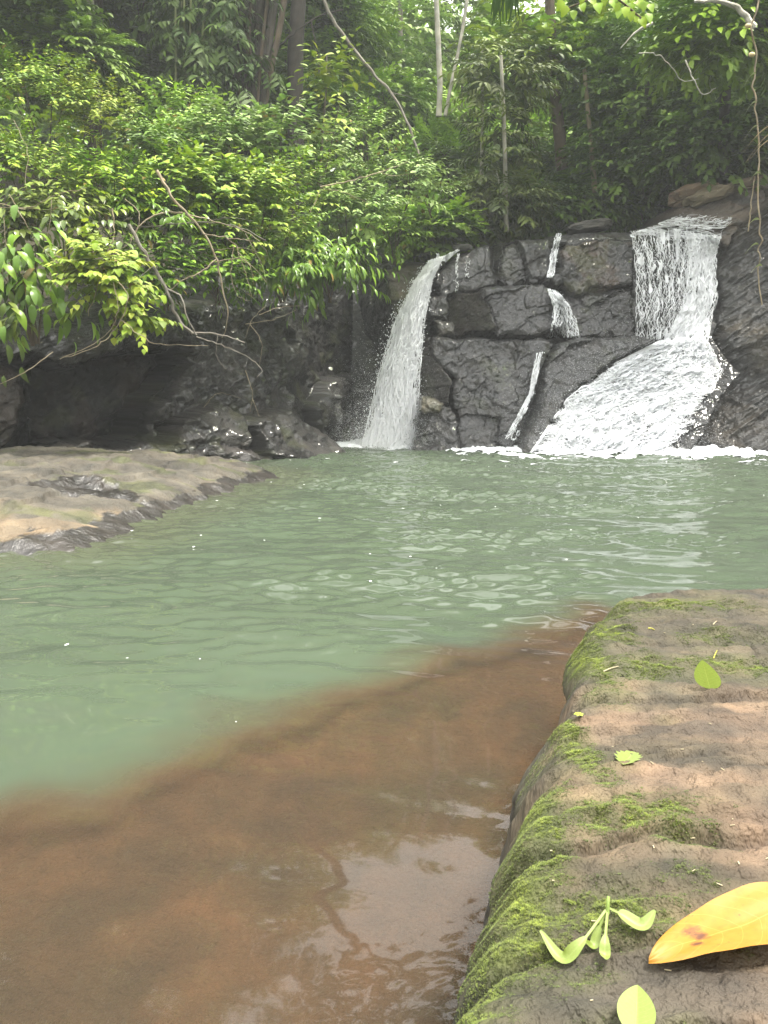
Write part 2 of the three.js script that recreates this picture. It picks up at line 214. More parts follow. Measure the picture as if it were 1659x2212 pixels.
// ---- the waterfall cliff with the rock slope on its right
const cliffZ = (X, Y) => 12.75 + 0.3 * Math.max(Y, -0.2) + 0.1 * Math.max(0, 2.2 - X) * 0.6 - 0.10 * Math.max(0, X - 3.5);
const GREY = [0.06, 0.058, 0.06], GREY2 = [0.075, 0.073, 0.074], DARK = [0.025, 0.0245, 0.025], BROWN = [0.17, 0.115, 0.075];
const cliff = makeFace({
  s0: -0.6, s1: 10, ns: 610, y0: -0.7, yMax: 6, ny: 265, nfold: 40, foldDepth: 3.6, foldRise: 0.35, seed: 1.5, maxRec: 1.5, warp: 0.07, amp: 0.07, rid: 0.016, fine: 0.012,
  sMap: (t) => t < 0.86 ? -0.6 + 7.4 * t / 0.86 : 6.8 + 3.2 * (t - 0.86) / 0.14,
  nominal: (s, y) => [s, -cliffZ(s, y), 0, 1],
  topPx: [[700, 575], [825, 572], [880, 552], [935, 552], [962, 566], [990, 545], [1050, 518], [1120, 508], [1200, 502], [1270, 498], [1340, 497], [1400, 492], [1450, 473], [1490, 437], [1560, 412], [1610, 396], [1659, 380], [1800, 320], [2200, 180]],
  blocks: [
    { poly: [[830, 575], [880, 548], [935, 552], [955, 565], [935, 585], [905, 640], [880, 700], [860, 700], [840, 640]], off: -0.45, name: 'pale', col: [0.16, 0.14, 0.105] },
    { poly: [[938, 600], [960, 570], [990, 545], [1052, 522], [1075, 620], [990, 634], [948, 645]], off: 0.0, bev: 0.09, col: GREY2 },
    { poly: [[930, 590], [945, 580], [956, 605], [950, 625], [932, 612]], off: 0.08, bev: 0.06, col: DARK },
    { poly: [[1086, 522], [1116, 518], [1138, 612], [1100, 617], [1078, 600]], off: -0.12, side: 0.15, col: GREY },
    { poly: [[1113, 517], [1188, 508], [1188, 592], [1155, 615], [1138, 612]], off: 0.02, bev: 0.1, side: -0.25, col: GREY2 },
    { poly: [[1208, 545], [1235, 510], [1368, 500], [1376, 610], [1305, 632], [1240, 637], [1200, 606]], off: 0.08, bev: 0.16, bw: 0.1, name: 'brown', col: GREY },
    { poly: [[1200, 497], [1370, 494], [1372, 530], [1300, 520], [1240, 528], [1204, 520]], off: 0.04, bev: 0.08, col: GREY },
    { poly: [[1168, 612], [1180, 594], [1206, 594], [1212, 612], [1200, 620]], off: 0.12, bev: 0.05, col: DARK },
    { poly: [[962, 640], [985, 632], [1042, 635], [1062, 725], [995, 726], [968, 708]], off: 0.1, side: 0.9, bev: 0.05, col: [0.048, 0.042, 0.036] },
    { poly: [[1040, 628], [1100, 620], [1164, 618], [1196, 640], [1198, 705], [1156, 727], [1062, 726]], off: 0.3, bev: 0.14, bw: 0.08, lean: -0.12, col: GREY },
    { poly: [[925, 650], [962, 640], [972, 692], [940, 694], [925, 690]], off: 0.02, bev: 0.06, col: GREY2 },
    { poly: [[940, 696], [975, 694], [984, 722], [945, 727]], off: 0.16, bev: 0.06, col: [0.13, 0.12, 0.105] },
    { poly: [[1212, 642], [1240, 640], [1372, 625], [1374, 726], [1230, 728], [1216, 700]], off: -0.05, bev: 0.08, col: GREY },
    { poly: [[930, 733], [1168, 733], [1185, 745], [1140, 888], [1110, 950], [1085, 1010], [990, 1010], [985, 958], [972, 865], [980, 818], [930, 770]], off: 0.32, bev: 0.12, bw: 0.07, lean: -0.05, col: GREY, nr: 1.4 },
    { poly: [[900, 735], [926, 730], [938, 775], [975, 830], [966, 872], [950, 868], [902, 865]], off: 0.22, side: 1.2, bev: 0.07, col: [0.06, 0.055, 0.052] },
    { poly: [[880, 1010], [890, 955], [906, 880], [950, 872], [970, 880], [990, 955], [990, 1010]], off: 0.5, bev: 0.12, side: 0.3, lean: -0.15, col: GREY },
    { poly: [[902, 882], [908, 860], [935, 855], [952, 868], [946, 884], [915, 893]], off: 0.62, bev: 0.12, bw: 0.06, col: [0.22, 0.2, 0.15] },
    { poly: [[1192, 742], [1215, 733], [1345, 728], [1385, 742], [1300, 788], [1215, 848], [1163, 910], [1148, 950], [1140, 1010], [1096, 1010], [1112, 948], [1146, 880], [1176, 765]], off: 0.42, bev: 0.1, lean: -0.42, side: 0.25, col: GREY2, nr: 1.6 },
    { poly: [[1365, 488], [1640, 470], [1620, 560], [1600, 640], [1540, 745], [1368, 732]], off: 0.0, bev: 0.05, lean: 0.02, col: DARK },
    { poly: [[1470, 738], [1600, 640], [1640, 800], [1600, 865], [1540, 1020], [1120, 1020], [1162, 912], [1215, 850], [1302, 790], [1388, 744]], off: 0.0, bev: 0.04, lean: -0.4, col: DARK, nr: 1.6 },
    { poly: [[1380, 497], [1440, 470], [1478, 436], [1560, 408], [1659, 376], [2300, 100], [2300, 240], [1800, 330], [1659, 440], [1596, 492], [1560, 540], [1500, 500]], off: 0.02, topY: 3.75, bev: 0.05, lean: -0.4, name: 'slope', strat: [0.38, 7, 0.05], col: [0.1, 0.082, 0.066] },
    { poly: [[1560, 540], [1540, 582], [1546, 647], [1522, 734], [1562, 809], [1520, 863], [1452, 960], [1400, 1020], [1400, 1130], [2500, 1130], [2500, 180], [1800, 300], [1659, 425], [1596, 492]], edgePx: [[1590, 480], [1540, 582], [1546, 647], [1522, 734], [1562, 809], [1520, 863], [1452, 960], [1400, 1030]], rise: 0.75, pow: 1, off: 0.02, bev: 0.1, strat: [0.62, 5, 0.07], name: 'right', col: [0.04, 0.038, 0.037] },
  ],
  colour: (s, y, b, d, x, z) => {
    let c = b ? b.col : DARK; const m = 0.85 + 0.45 * fbm(s * 1.7, y * 1.7, 2.5, 4) + 0.15 * fbm(s * 9, y * 9, 1, 3);
    let r = c[0] * m, g = c[1] * m, bl = c[2] * m;
    const blend = (k, q) => { r = lerp(r, q[0] * m, k); g = lerp(g, q[1] * m, k); bl = lerp(bl, q[2] * m, k); };
    if (b && b.name === 'brown') { const k = sstep(-0.1, 0.25, fbm(s * 1.6 + 4, y * 1.6, 8) + 0.35 - Math.abs(s - 3.55) * 0.75); blend(k * 0.85, [0.1, 0.07, 0.055]); blend(0.7 * sstep(0.0, 0.3, fbm(s * 3, y * 3, 4) + 0.45 - Math.abs(s - 3.25) * 1.2), [0.065, 0.065, 0.03]); }
    if (b && b.name === 'slope') { blend(sstep(-0.2, 0.3, fbm(s * 1.2, y * 3, 14)) * 0.6, [0.15, 0.11, 0.078]); blend(0.6 * sstep(0.1, 0.4, fbm(s * 2, y * 5, 24)), [0.07, 0.07, 0.07]); }
    if (b && b.name === 'right') blend(0.5 * sstep(0.0, 0.5, fbm(s * 1.1, y * 1.1, 6)), [0.075, 0.06, 0.04]);
    if (b && b.name === 'pale') blend(0.6 * sstep(0.0, 0.3, fbm(s * 3, y * 3, 6)), [0.08, 0.09, 0.035]);
    const moss = sstep(0.2, 0.5, fbm(s * 2.1, y * 2.1, 31) + 0.35 * sstep(0.5, 0.05, 3.6 - y)) * 0.5; if (s < 5) blend(moss * 0.6, [0.07, 0.08, 0.035]);
    return [r, g, bl];
  },
});
const CLIFF = thing('waterfall_cliff', V(3, 0, -13), 'blocky dark wet rock cliff that the waterfalls run down', 'cliff', null, 'structure');
for (const [id, g] of cliff.parts) {
  const b = id >= 0 ? cliff.blocks[id] : null;
  part(b ? (b.name === 'right' ? 'rock_slope' : b.name === 'slope' ? 'rock_ramp' : 'rock_block') : 'bedrock', local(g, CLIFF), b && (b.name === 'slope' || b.name === 'pale') ? dampRock : wetRock, CLIFF);
}

// ---- the rock wall on the left, along a path in plan
const LPATH = new THREE.CatmullRomCurve3([[-9.5, -5], [-6.6, -7.4], [-4.6, -8.7], [-3.1, -9.7], [-2.1, -10.9], [-1.35, -12.5], [-0.75, -14.1], [-0.3, -15.2], [0.5, -15.9], [2, -15.9]].map(([x, z]) => V(x, 0, z)), false, 'centripetal');
const LLEN = LPATH.getLength(), LP = [];
for (let i = 0; i <= 300; i++) { const p = LPATH.getPointAt(i / 300), t = LPATH.getTangentAt(i / 300); LP.push([p.x, p.z, -t.z, t.x]); }
const lnom = (s, y) => { const f = clamp(s / LLEN, 0, 1) * 300, i = Math.min(299, Math.floor(f)), k = f - i, a = LP[i], b = LP[i + 1], nx = lerp(a[2], b[2], k), nz = lerp(a[3], b[3], k), back = 0.22 * Math.max(0, y); return [lerp(a[0], b[0], k) - nx * back, lerp(a[1], b[1], k) - nz * back, nx, nz]; };
const wall = makeFace({
  s0: 0, s1: LLEN, ns: 500, y0: -0.6, yMax: 3.4, ny: 150, nfold: 26, foldDepth: 1.6, foldRise: 0.5, seed: 4.2, maxRec: 0.55, warp: 0.1, amp: 0.16, rid: 0.055, fine: 0.016,
  sMap: (t) => t < 0.12 ? t / 0.12 * 3 : 3 + (LLEN - 3) * (t - 0.12) / 0.88,
  nominal: lnom,
  topPx: [[-500, 700], [-200, 705], [0, 715], [150, 705], [330, 670], [420, 640], [520, 630], [620, 622], [720, 600], [790, 580], [840, 565], [860, 560]],
  blocks: [
    { poly: [[-400, 1010], [-400, 770], [-40, 770], [30, 800], [55, 860], [20, 940], [-60, 1010]], off: 0.15, bev: 0.15, bw: 0.12, name: 'red', col: [0.045, 0.03, 0.022] },
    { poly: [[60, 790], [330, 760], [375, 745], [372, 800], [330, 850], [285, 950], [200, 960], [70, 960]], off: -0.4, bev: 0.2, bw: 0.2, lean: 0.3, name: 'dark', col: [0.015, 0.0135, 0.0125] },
    { poly: [[345, 690], [420, 655], [600, 640], [655, 760], [615, 830], [650, 940], [600, 985], [470, 1010], [320, 970], [330, 880], [388, 800], [378, 740]], off: 0.05, bev: 0.22, bw: 0.14, col: [0.095, 0.088, 0.084], nr: 1.6 },
    { poly: [[600, 640], [700, 612], [850, 560], [860, 640], [820, 750], [805, 860], [790, 950], [650, 1000], [645, 935], [612, 832], [655, 760]], off: -0.25, bev: 0.15, bw: 0.14, col: [0.028, 0.026, 0.025] },
    { poly: [[670, 880], [705, 815], [770, 810], [800, 880], [790, 960], [690, 965]], off: 0.1, bev: 0.25, bw: 0.16, col: [0.1, 0.093, 0.09], nr: 1.5 },
    { poly: [[-400, 770], [-400, 690], [0, 700], [150, 690], [335, 660], [350, 735], [240, 765], [140, 800], [60, 785]], off: 0.35, bev: 0.2, bw: 0.1, name: 'lip', col: [0.045, 0.042, 0.04], nr: 1.6 },
    { poly: [[325, 950], [365, 890], [440, 868], [490, 900], [475, 960], [400, 968]], off: 0.32, bev: 0.25, bw: 0.12, lean: -0.4, col: [0.12, 0.112, 0.108], nr: 1.6 },
    { poly: [[480, 905], [560, 880], [625, 935], [640, 985], [560, 1010], [500, 985]], off: 0.42, bev: 0.25, bw: 0.12, lean: -0.5, col: [0.105, 0.098, 0.094], nr: 1.6 },
    { poly: [[205, 1040], [210, 965], [300, 948], [475, 962], [515, 985], [500, 1040]], off: 0.55, bev: 0.22, bw: 0.1, col: [0.09, 0.083, 0.08], nr: 1.6 },
    { poly: [[30, 1040], [90, 972], [190, 952], [208, 1040]], off: 0.35, bev: 0.2, bw: 0.1, col: [0.055, 0.05, 0.047] },
  ],
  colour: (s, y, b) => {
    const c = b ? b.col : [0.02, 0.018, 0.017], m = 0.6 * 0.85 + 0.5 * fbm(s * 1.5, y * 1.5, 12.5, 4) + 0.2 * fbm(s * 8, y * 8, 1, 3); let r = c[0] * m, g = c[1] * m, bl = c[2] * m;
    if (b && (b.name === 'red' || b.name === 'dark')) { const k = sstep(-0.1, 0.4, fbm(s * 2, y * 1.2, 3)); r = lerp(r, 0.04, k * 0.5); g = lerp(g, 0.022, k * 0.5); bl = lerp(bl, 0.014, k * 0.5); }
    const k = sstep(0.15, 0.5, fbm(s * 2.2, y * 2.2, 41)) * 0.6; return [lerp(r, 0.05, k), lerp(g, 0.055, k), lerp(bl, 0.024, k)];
  },
});
const WALL = thing('rock_wall', V(-2.5, 0, -10), 'dark wet rock wall under the leafy left bank', 'rock wall', null, 'structure');
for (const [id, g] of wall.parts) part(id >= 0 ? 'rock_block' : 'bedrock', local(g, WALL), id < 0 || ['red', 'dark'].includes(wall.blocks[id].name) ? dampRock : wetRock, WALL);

// ---------------------------------------------------------------- pool bed with the brown ledge, and the water
const LEDGE = [[-700, 1990], [-250, 1850], [0, 1772], [200, 1722], [420, 1640], [560, 1562], [750, 1502], [900, 1452], [1080, 1402], [1200, 1352], [1285, 1315], [1330, 1345], [1420, 1440], [1600, 1500], [2400, 1530]].map(([x, y]) => { const p = atY(x, y, 0); return [p.x, p.z]; });
const LEDGEPOLY = [...LEDGE, [14, -1.5], [14, 8], [-14, 8], [-14, LEDGE[0][1]]];
const ledgeD = (x, z) => { const wx = x + 0.05 * fbm(x * 2.5, z * 2.5, 1, 3), wz = z + 0.05 * fbm(x * 2.5, z * 2.5, 8, 4); return [wx, wz, dPoly(LEDGE, wx, wz, false) * (inPoly(LEDGEPOLY, wx, wz) ? 1 : -1)]; };
const SHELF = [[-900, 1230], [-300, 1200], [0, 1190], [150, 1180], [230, 1160], [290, 1132], [390, 1096], [480, 1060], [560, 1038], [606, 1026], [590, 1018], [520, 1004], [400, 997], [200, 992], [0, 985], [-300, 985], [-900, 990]].map(([x, y]) => { const p = atY(x, y, 0.02); return [p.x, p.z]; });
{
  const g = gridGeo(300, 300, (i, j) => {
    const a = i / 300 * 2 - 1, x = 11 * (0.35 * a + 0.65 * a * a * a), t = j / 300, z = 4 - 22 * (t < 0.2 ? t * 0.7 : 0.14 + (t - 0.2) * 1.075 * (0.6 + 0.4 * t) ** 0.9);
    const [wx, wz, d] = ledgeD(x, z);
    const sIns = inPoly(SHELF, wx, wz), ds = dPoly(SHELF, wx, wz) * (sIns ? 1 : -1);
    const n = fbm(x * 1.6, z * 2.4, 3, 5), e = fbm(x * 9, z * 12, 6, 4);
    let y = lerp(-0.62, -0.03 - 0.055 * sstep(0.1, 0.55, d) - 0.02 * n, sstep(-0.7, -0.35, d)); y = Math.max(y, lerp(-0.62, -0.12, sstep(-0.45, 0.1, ds))) + 0.012 * e - (d > 0.08 ? 0.04 * sstep(0.25, 0.75, fbm(x * 2.2 + 7, z * 3.2, 15, 4)) : 0);
    const k = sstep(-0.4, -0.3, d + 0.02 * e), ks = 0.75 * sstep(-0.75, 0.1, ds + 0.1 * e), m = 1 + 0.3 * n + 0.45 * e, dk = Math.max(sstep(0.0, 0.45, fbm(x * 3.1, z * 4.5, 44, 5)) * 0.75, 0.8 * sstep(0.1, 0.5, fbm(x * 2, z * 2, 64, 3) + 0.9 - 1.6 * Math.hypot((x + 0.9) * 0.9, (z + 1.15) * 1.3)), 0.85 * sstep(0.1, 0.5, fbm(x * 3, z * 3, 54, 3) + 0.55 - 6 * Math.abs(z + 0.93 - 0.1 * x)));
    const ck = Math.max(Math.exp(-Math.abs(noise(x * 1.7 + 0.4 * noise(x * 5, z * 5), z * 3.1, 71)) / 0.025), 0.7 * Math.exp(-Math.abs(noise(x * 3.3, z * 2.2 + 0.3 * noise(x * 7, z * 7), 75)) / 0.02)) * sstep(-0.15, 0.25, noise(x * 1.3, z * 1.9, 79)), mm = m * (1 - 0.6 * ck) * (1 + 0.35 * facets(x * 2.6 + z, z * 4.5, 3, 0.2)); y -= d > 0.1 ? 0.012 * ck : 0;
    const br = [lerp(0.057 * mm, 0.013, dk), lerp(0.0345 * mm, 0.0095, dk), lerp(0.0215 * mm, 0.007, dk)], si = 1 + 0.06 * n, jade = [0.054 * si, 0.07 * si, 0.048 * si], dkm = [0.1 * m, 0.085 * m, 0.055 * m];
    const c = [0, 1, 2].map((q) => lerp(lerp(jade[q], dkm[q], ks), br[q], k));
    return [x, y, z, c[0], c[1], c[2], x, z];
  });
  tag(part('pool_bed', g, mat([1, 1, 1], 0.9, { vertexColors: true, map: rep(T_grainCol, 1.6), bumpMap: rep(T_grain, 1.6), bumpScale: 0.025 })), 'pool bottom: brown rock ledge in the shallows, jade silt beyond it', 'pool bed', null, 'structure');
}
function waveY(x, z) {
  const r1 = Math.hypot(x - 3.6, z + 12.2), r0 = Math.hypot(x - 0.2, z + 13.2), far = sstep(-1.5, -9, z), agit = 0.13 + 0.5 * sstep(-1.6, -3, z) + 0.75 * far + 0.9 * Math.exp(-r1 / 2.5) + 0.6 * Math.exp(-r0 / 2);
  const c = Math.cos(0.25), s = Math.sin(0.25), u = x * c + z * s, v = -x * s + z * c;
  const big = noise(u * 0.9, v * 2.1, 0.3) * 0.012 + noise(u * 1.9 + 3, v * 4.6, 1.7) * 0.0085, mid = noise(u * 4.2, v * 9, 4.1) * 0.0042, small = noise(x * 8.5, z * 15, 6) * 0.0019 * sstep(-1.4, -3.6, z) + noise(x * 19, z * 30, 2) * 0.0006 * sstep(-3, -6, z);
  const shp = (q, k) => q - k * Math.abs(q);
  // rapids where the water slides over the ledge beside the mossy rock
  const e = Math.exp(-((x - 0.28) ** 2 / 0.03 + (z + 1.05) ** 2 / 0.02)) + 0.8 * Math.exp(-((x - 0.12) ** 2 / 0.02 + (z + 1.0) ** 2 / 0.006)) + 0.6 * Math.exp(-((x - 0.3) ** 2 / 0.006 + (z + 1.45) ** 2 / 0.01));
  return shp(big, 0.15) * agit * 1.5 + shp(mid, 0.35) * agit * 2.7 + small * agit * 8 * (0.35 + 1.3 * sstep(-0.2, 0.45, noise(x * 0.9, z * 1.6, 31))) + e * 0.004 * noise(x * 38, z * 52, 3) + 0.012 * Math.exp(-r1 / 0.9) * noise(x * 6, z * 6, 1);
}
{
  const NU = 520, NV = 820, g = gridGeo(NU, NV, (i, j) => {
    const a = i / NU * 2 - 1, t = j / NV, z = t < 0.04 ? 4 - 4.3 * t / 0.04 : -0.3 - 17 * Math.pow((t - 0.04) / 0.96, 1.75), w = lerp(5.5, 10, sstep(0, -9, z)), x = w * (0.3 * a + 0.7 * a * a * a);
    return [x, waveY(x, z), z, 1, 1, 1, x, z];
  });
  g.deleteAttribute('color');
  // silt: clear over the shallow ledge, cloudy green over the deep pool
  const TN = 768, X0 = -10, X1 = 10, Z0 = -18, Z1 = 4, tr = new Uint8Array(TN * TN * 4), co = new Uint8Array(TN * TN * 4), s8 = (c) => 255 * (c <= 0.0031308 ? 12.92 * c : 1.055 * Math.pow(c, 1 / 2.4) - 0.055);
  for (let j = 0; j < TN; j++) for (let i = 0; i < TN; i++) {
    const x = lerp(X0, X1, (i + 0.5) / TN), z = lerp(Z0, Z1, (j + 0.5) / TN), o = (j * TN + i) * 4, [wx, wz, d] = ledgeD(x, z);
    const sIns = inPoly(SHELF, wx, wz), ds = dPoly(SHELF, wx, wz) * (sIns ? 1 : -1), k = sstep(-0.24, 0.1, d + 0.06 * fbm(x * 5, z * 5, 2, 4)), ks = sstep(-0.9, 0.0, ds + 0.12 * noise(x * 1.6, z * 2.2, 5));
    const T = Math.max(lerp(0.12, 0.97, k), lerp(0.12, 0.5, ks)), n = 1 + 0.10 * fbm(x * 0.7, z * 1.1, 3, 3), jade = [0.054 * n, 0.07 * n, 0.048 * n], murk = [0.055, 0.058, 0.038], brown = [0.055, 0.033, 0.02];
    for (let c = 0; c < 3; c++) { const goal = lerp(lerp(jade[c], murk[c], ks * 0.7), brown[c] * 0.9, k) * (1 + 0.1 * sstep(0.35, 0.85, k) * (1 - 0.9 * k)), under = lerp(lerp(jade[c], murk[c], ks), brown[c], sstep(-0.35, -0.2, d)), A = under * T * T, Bq = 1 - T, v = (-Bq + Math.sqrt(Bq * Bq + 4 * A * goal)) / (2 * A); tr[o + c] = 255 * T; co[o + c] = s8(clamp(v)); } tr[o + 3] = co[o + 3] = 255;
  }
  const mk = (d, srgb) => { const t = new THREE.DataTexture(d, TN, TN, THREE.RGBAFormat); t.magFilter = THREE.LinearFilter; t.wrapS = t.wrapT = THREE.ClampToEdgeWrapping; if (srgb) t.colorSpace = THREE.SRGBColorSpace; t.needsUpdate = true; return t; };
  const U = g.attributes.uv; for (let i = 0; i < U.count; i++) U.setXY(i, (U.getX(i) - X0) / (X1 - X0), (U.getY(i) - Z0) / (Z1 - Z0));
  const m = mat([1, 1, 1], 0.035, { map: mk(co, true), transmission: 1, transmissionMap: mk(tr), thickness: 0, ior: 1.33, specularIntensity: 1 });
  tag(part('pool_water', g, m), 'rippled green water of the pool below the falls', 'water', null, 'structure');
}

// ---------------------------------------------------------------- shelf rock on the left
function poolRock(name, label, poly, hFn, colFn, wetFn, B, N) {
  const xs = poly.map((p) => p[0]), zs = poly.map((p) => p[1]), x0 = Math.max(Math.min(...xs), B[0]) - 0.3, x1 = Math.max(...xs) + 0.3, z0 = Math.min(...zs) - 0.3, z1 = Math.max(...zs) + 0.3, wet = [];
  const g = gridGeo(N[0], N[1], (i, j) => {
    const x = lerp(x0, x1, i / N[0]), z = lerp(z1, z0, j / N[1]), wx = x + 0.09 * fbm(x * 1.8, z * 1.8, 2, 4), wz = z + 0.09 * fbm(x * 1.8, z * 1.8, 6, 4), ins = inPoly(poly, wx, wz), d = dPoly(poly, wx, wz) * (ins ? 1 : -1);
    const y = hFn(x, z, d), c = colFn(x, z, d, y); wet.push(wetFn(x, z, d, y) ? 1 : 0);
    return [x, y, z, c[0], c[1], c[2], x, z];
  });
  return splitGeo(g, (a) => wet[a]);
}
const shelfH = (x, z, d) => {
  const hollow = sstep(0.06, 0.3, 0.42 - Math.hypot((x + 2.3) / 1.15, (z + 5.75) / 1.5) + 0.15 * fbm(x * 2, z * 2, 4)), n = fbm(x * 1.1, z * 1.6, 5, 4), f = fbm(x * 5, z * 7, 9, 4), rd = ridge(x * 1.5, z * 2.6, 2, 3);
  if (d < -0.02) return -0.02 + (d + 0.02) * 2.2 + 0.02 * f;
  return 0.15 * (1 - Math.exp(-Math.max(0, d + 0.02) / 0.3)) + 0.05 * sstep(0.2, 1.4, d) - 0.02 + 0.028 * Math.floor(2.5 * sstep(0.0, 1.6, d + 0.25 * n)) * sstep(0, 0.2, d) + (0.035 * n + 0.016 * f + 0.025 * rd) * sstep(0, 0.3, d) - 0.06 * hollow + 0.012 * f;
};
const shelfWet = (x, z, d, y) => { const hollow = 0.42 - Math.hypot((x + 2.3) / 1.15, (z + 5.75) / 1.5) + 0.15 * fbm(x * 2, z * 2, 4); return hollow > 0.1 || y < 0.06 + 0.05 * fbm(x * 3, z * 3, 3, 3); };
const shelfParts = poolRock('rock_shelf', '', SHELF, shelfH, (x, z, d, y) => {
  const m = 0.9 + 0.55 * fbm(x * 1.6, z * 2.2, 7, 4) + 0.45 * fbm(x * 7, z * 11, 3, 4);
  if (shelfWet(x, z, d, y)) return [0.036 * m, 0.031 * m, 0.028 * m];
  const tan = sstep(0.0, 0.5, fbm(x * 1.5, z * 1.8, 17) + 1.0 - 1.3 * Math.hypot((x + 1.9) * 1.2, (z + 4.65) * 1.6)), ms = sstep(0.12, 0.45, fbm(x * 2.3, z * 3, 27) + 0.05) * 0.7;
  let c = [0.078, 0.067, 0.05].map((q, i) => lerp(q, [0.17, 0.125, 0.078][i], tan)); c = c.map((q, i) => lerp(q, [0.055, 0.062, 0.015][i], ms * (1 - tan * 0.5)));
  return c.map((q) => q * m);
}, shelfWet, [-5.5], [380, 250]);
const shelfWetM = mat([1, 1, 1], 0.3, { vertexColors: true, map: rep(T_rockCol, 0.8), bumpMap: rep(T_grain, 1.2), bumpScale: 0.012 });
const SH = thing('rock_shelf', V(-3.5, 0, -6), 'flat tan and brown rock shelf reaching into the pool from the left', 'rock');
for (const [w, g] of shelfParts) { part(w ? 'wet_rock' : 'rock_top', local(g, SH), w ? shelfWetM : dryRock, SH); }

// ---------------------------------------------------------------- the mossy rock at the camera's side
const EDGE = [[905, 2290], [930, 2212], [1000, 2080], [1050, 1992], [1062, 1920], [1110, 1800], [1150, 1700], [1182, 1650], [1192, 1560], [1242, 1480], [1252, 1400], [1268, 1350], [1320, 1305]].map(([x, y]) => { const p = atY(x, y, 0.345); return [p.z, p.x]; });
EDGE.push([EDGE[EDGE.length - 1][0] - 0.25, EDGE[EDGE.length - 1][1] + 0.12]); EDGE.unshift([0.7, EDGE[0][1] - 0.25]); EDGE.sort((a, b) => a[0] - b[0]);
const edgeX = (z) => interp(EDGE, z) + 0.012 * fbm(z * 9, 3, 1, 3);
const STEPS = [[1.71, -0.014], [1.55, 0.012], [1.27, 0.024], [1.08, 0.008], [0.835, 0.02], [0.69, 0.012], [0.57, 0.01]];
const rockGroove = (x, z) => { const w = z * 7 + 0.9 * fbm(x * 1.5, z * 3, 3, 4) + 0.25 * fbm(x * 9, z * 9, 1, 2), a = Math.exp(-Math.abs(noise(x * 0.8, w, 4)) / 0.03) * sstep(-0.1, 0.25, noise(x * 2.2, z * 5, 12)), b = Math.exp(-Math.abs(noise(x * 3.1 + 0.5 * noise(x * 9, z * 9), z * 4.2, 14)) / 0.02) * sstep(0.0, 0.3, noise(x * 2.6, z * 2.6, 19)); let st = 0; const wz = -z + 0.03 * fbm(x * 2.2, z * 1.2, 3, 3) + 0.012 * fbm(x * 9, z * 9, 5, 2) - 0.03 * (x - 0.5); for (const [zi] of STEPS) st = Math.max(st, Math.exp(-Math.abs(wz - zi + 0.006) / 0.0045)); const jx = Math.min(Math.abs(x - 0.62 + 0.25 * (z + 1) - 0.02 * noise(z * 14, 3, 3)), Math.abs(x - 0.88 - 0.3 * (z + 1.2) - 0.02 * noise(z * 12, 8, 3))); st = Math.max(st, 0.8 * Math.exp(-jx / 0.003) * sstep(-0.1, 0.15, noise(x * 2, z * 4, 88))); return Math.min(1, Math.max(a, b * 0.8, st)); };
function rockTop(x, z, s) { // s: distance from the left edge
  const wz = -z + 0.03 * fbm(x * 2.2, z * 1.2, 3, 3) + 0.012 * fbm(x * 9, z * 9, 5, 2) - 0.03 * (x - 0.5);
  let h = 0.325; for (const [zi, a] of STEPS) h += 0.5 * a * sstep(zi - 0.007, zi + 0.007, wz) * (0.5 + 0.7 * clamp(0.5 + fbm(x * 1.7, zi * 9, 2, 2)));
  h += 0.011 * fbm(x * 2.0, z * 2.6, 11, 4) + 0.008 * ridge(x * 6, z * 13, 4, 4) + 0.0045 * fbm(x * 30, z * 46, 8, 4) - 0.009 * rockGroove(x, z) - 0.012 * sstep(0.5, 0.95, ridge(x * 1.6 + 0.4 * fbm(x * 3, z * 3), z * 2.6, 21, 2));
  return h - 0.03 * Math.exp(-Math.max(0, s) / 0.022) - 0.012 * Math.exp(-Math.max(0, s) / 0.2);
}
const MOSS = [[1340, 1755, 200, 40, 1], [1470, 1790, 120, 32, 0.8], [1175, 1760, 55, 100, 1], [1140, 1890, 75, 110, 1.1], [1330, 1925, 220, 60, 0.75], [1500, 1900, 150, 55, 0.5], [1095, 1975, 55, 70, 0.95], [1260, 1610, 45, 75, 1], [1215, 1535, 30, 60, 1.1], [1275, 1420, 40, 60, 1], [1310, 1360, 70, 28, 1], [1450, 1300, 170, 26, 0.8], [1400, 1440, 150, 24, 0.8], [1590, 1430, 120, 26, 0.75], [1560, 1375, 150, 20, 0.55], [1040, 2080, 22, 60, 0.7], [1000, 2185, 25, 40, 0.7], [1300, 2140, 70, 50, 0.45], [1490, 2170, 70, 40, 0.45], [1250, 2040, 100, 35, 0.6], [1180, 1980, 90, 30, 0.9], [1600, 1980, 90, 60, 0.35], [1330, 1330, 60, 18, 0.6]].map(([x, y, rx, ry, k]) => { const c = atY(x, y, 0.35), e = atY(x + rx, y, 0.35), f = atY(x, y - ry, 0.35); return [c.x, c.z, e.x - c.x, c.z - f.z, k]; });
function mossAt(x, z) {
  let m = 0; for (const [cx, cz, rx, rz, k] of MOSS) { const q = ((x - cx) / rx) ** 2 + ((z - cz) / rz) ** 2; if (q < 4) m = Math.max(m, k * Math.exp(-q * 1.1)); }
  return clamp(m * 1.15 + 0.42 * fbm(x * 6, z * 9, 7, 4) * (0.35 + m) + 0.3 * fbm(x * 30, z * 38, 2, 3) * (0.1 + m) - 0.1);
}
const rimMoss = (s, x, z) => s > -0.14 && s < 0.14 ? 0.62 * Math.exp(-(((s - 0.005) / 0.055) ** 2)) * sstep(-0.35, 0.25, fbm(x * 5, z * 5, 61, 3)) : 0;
const sOf = (i) => i < 70 ? -0.62 * (1 - i / 70) : i < 320 ? 0.9 * Math.pow((i - 70) / 250, 1.1) : 0.9 + 1.9 * (i - 320) / 40;
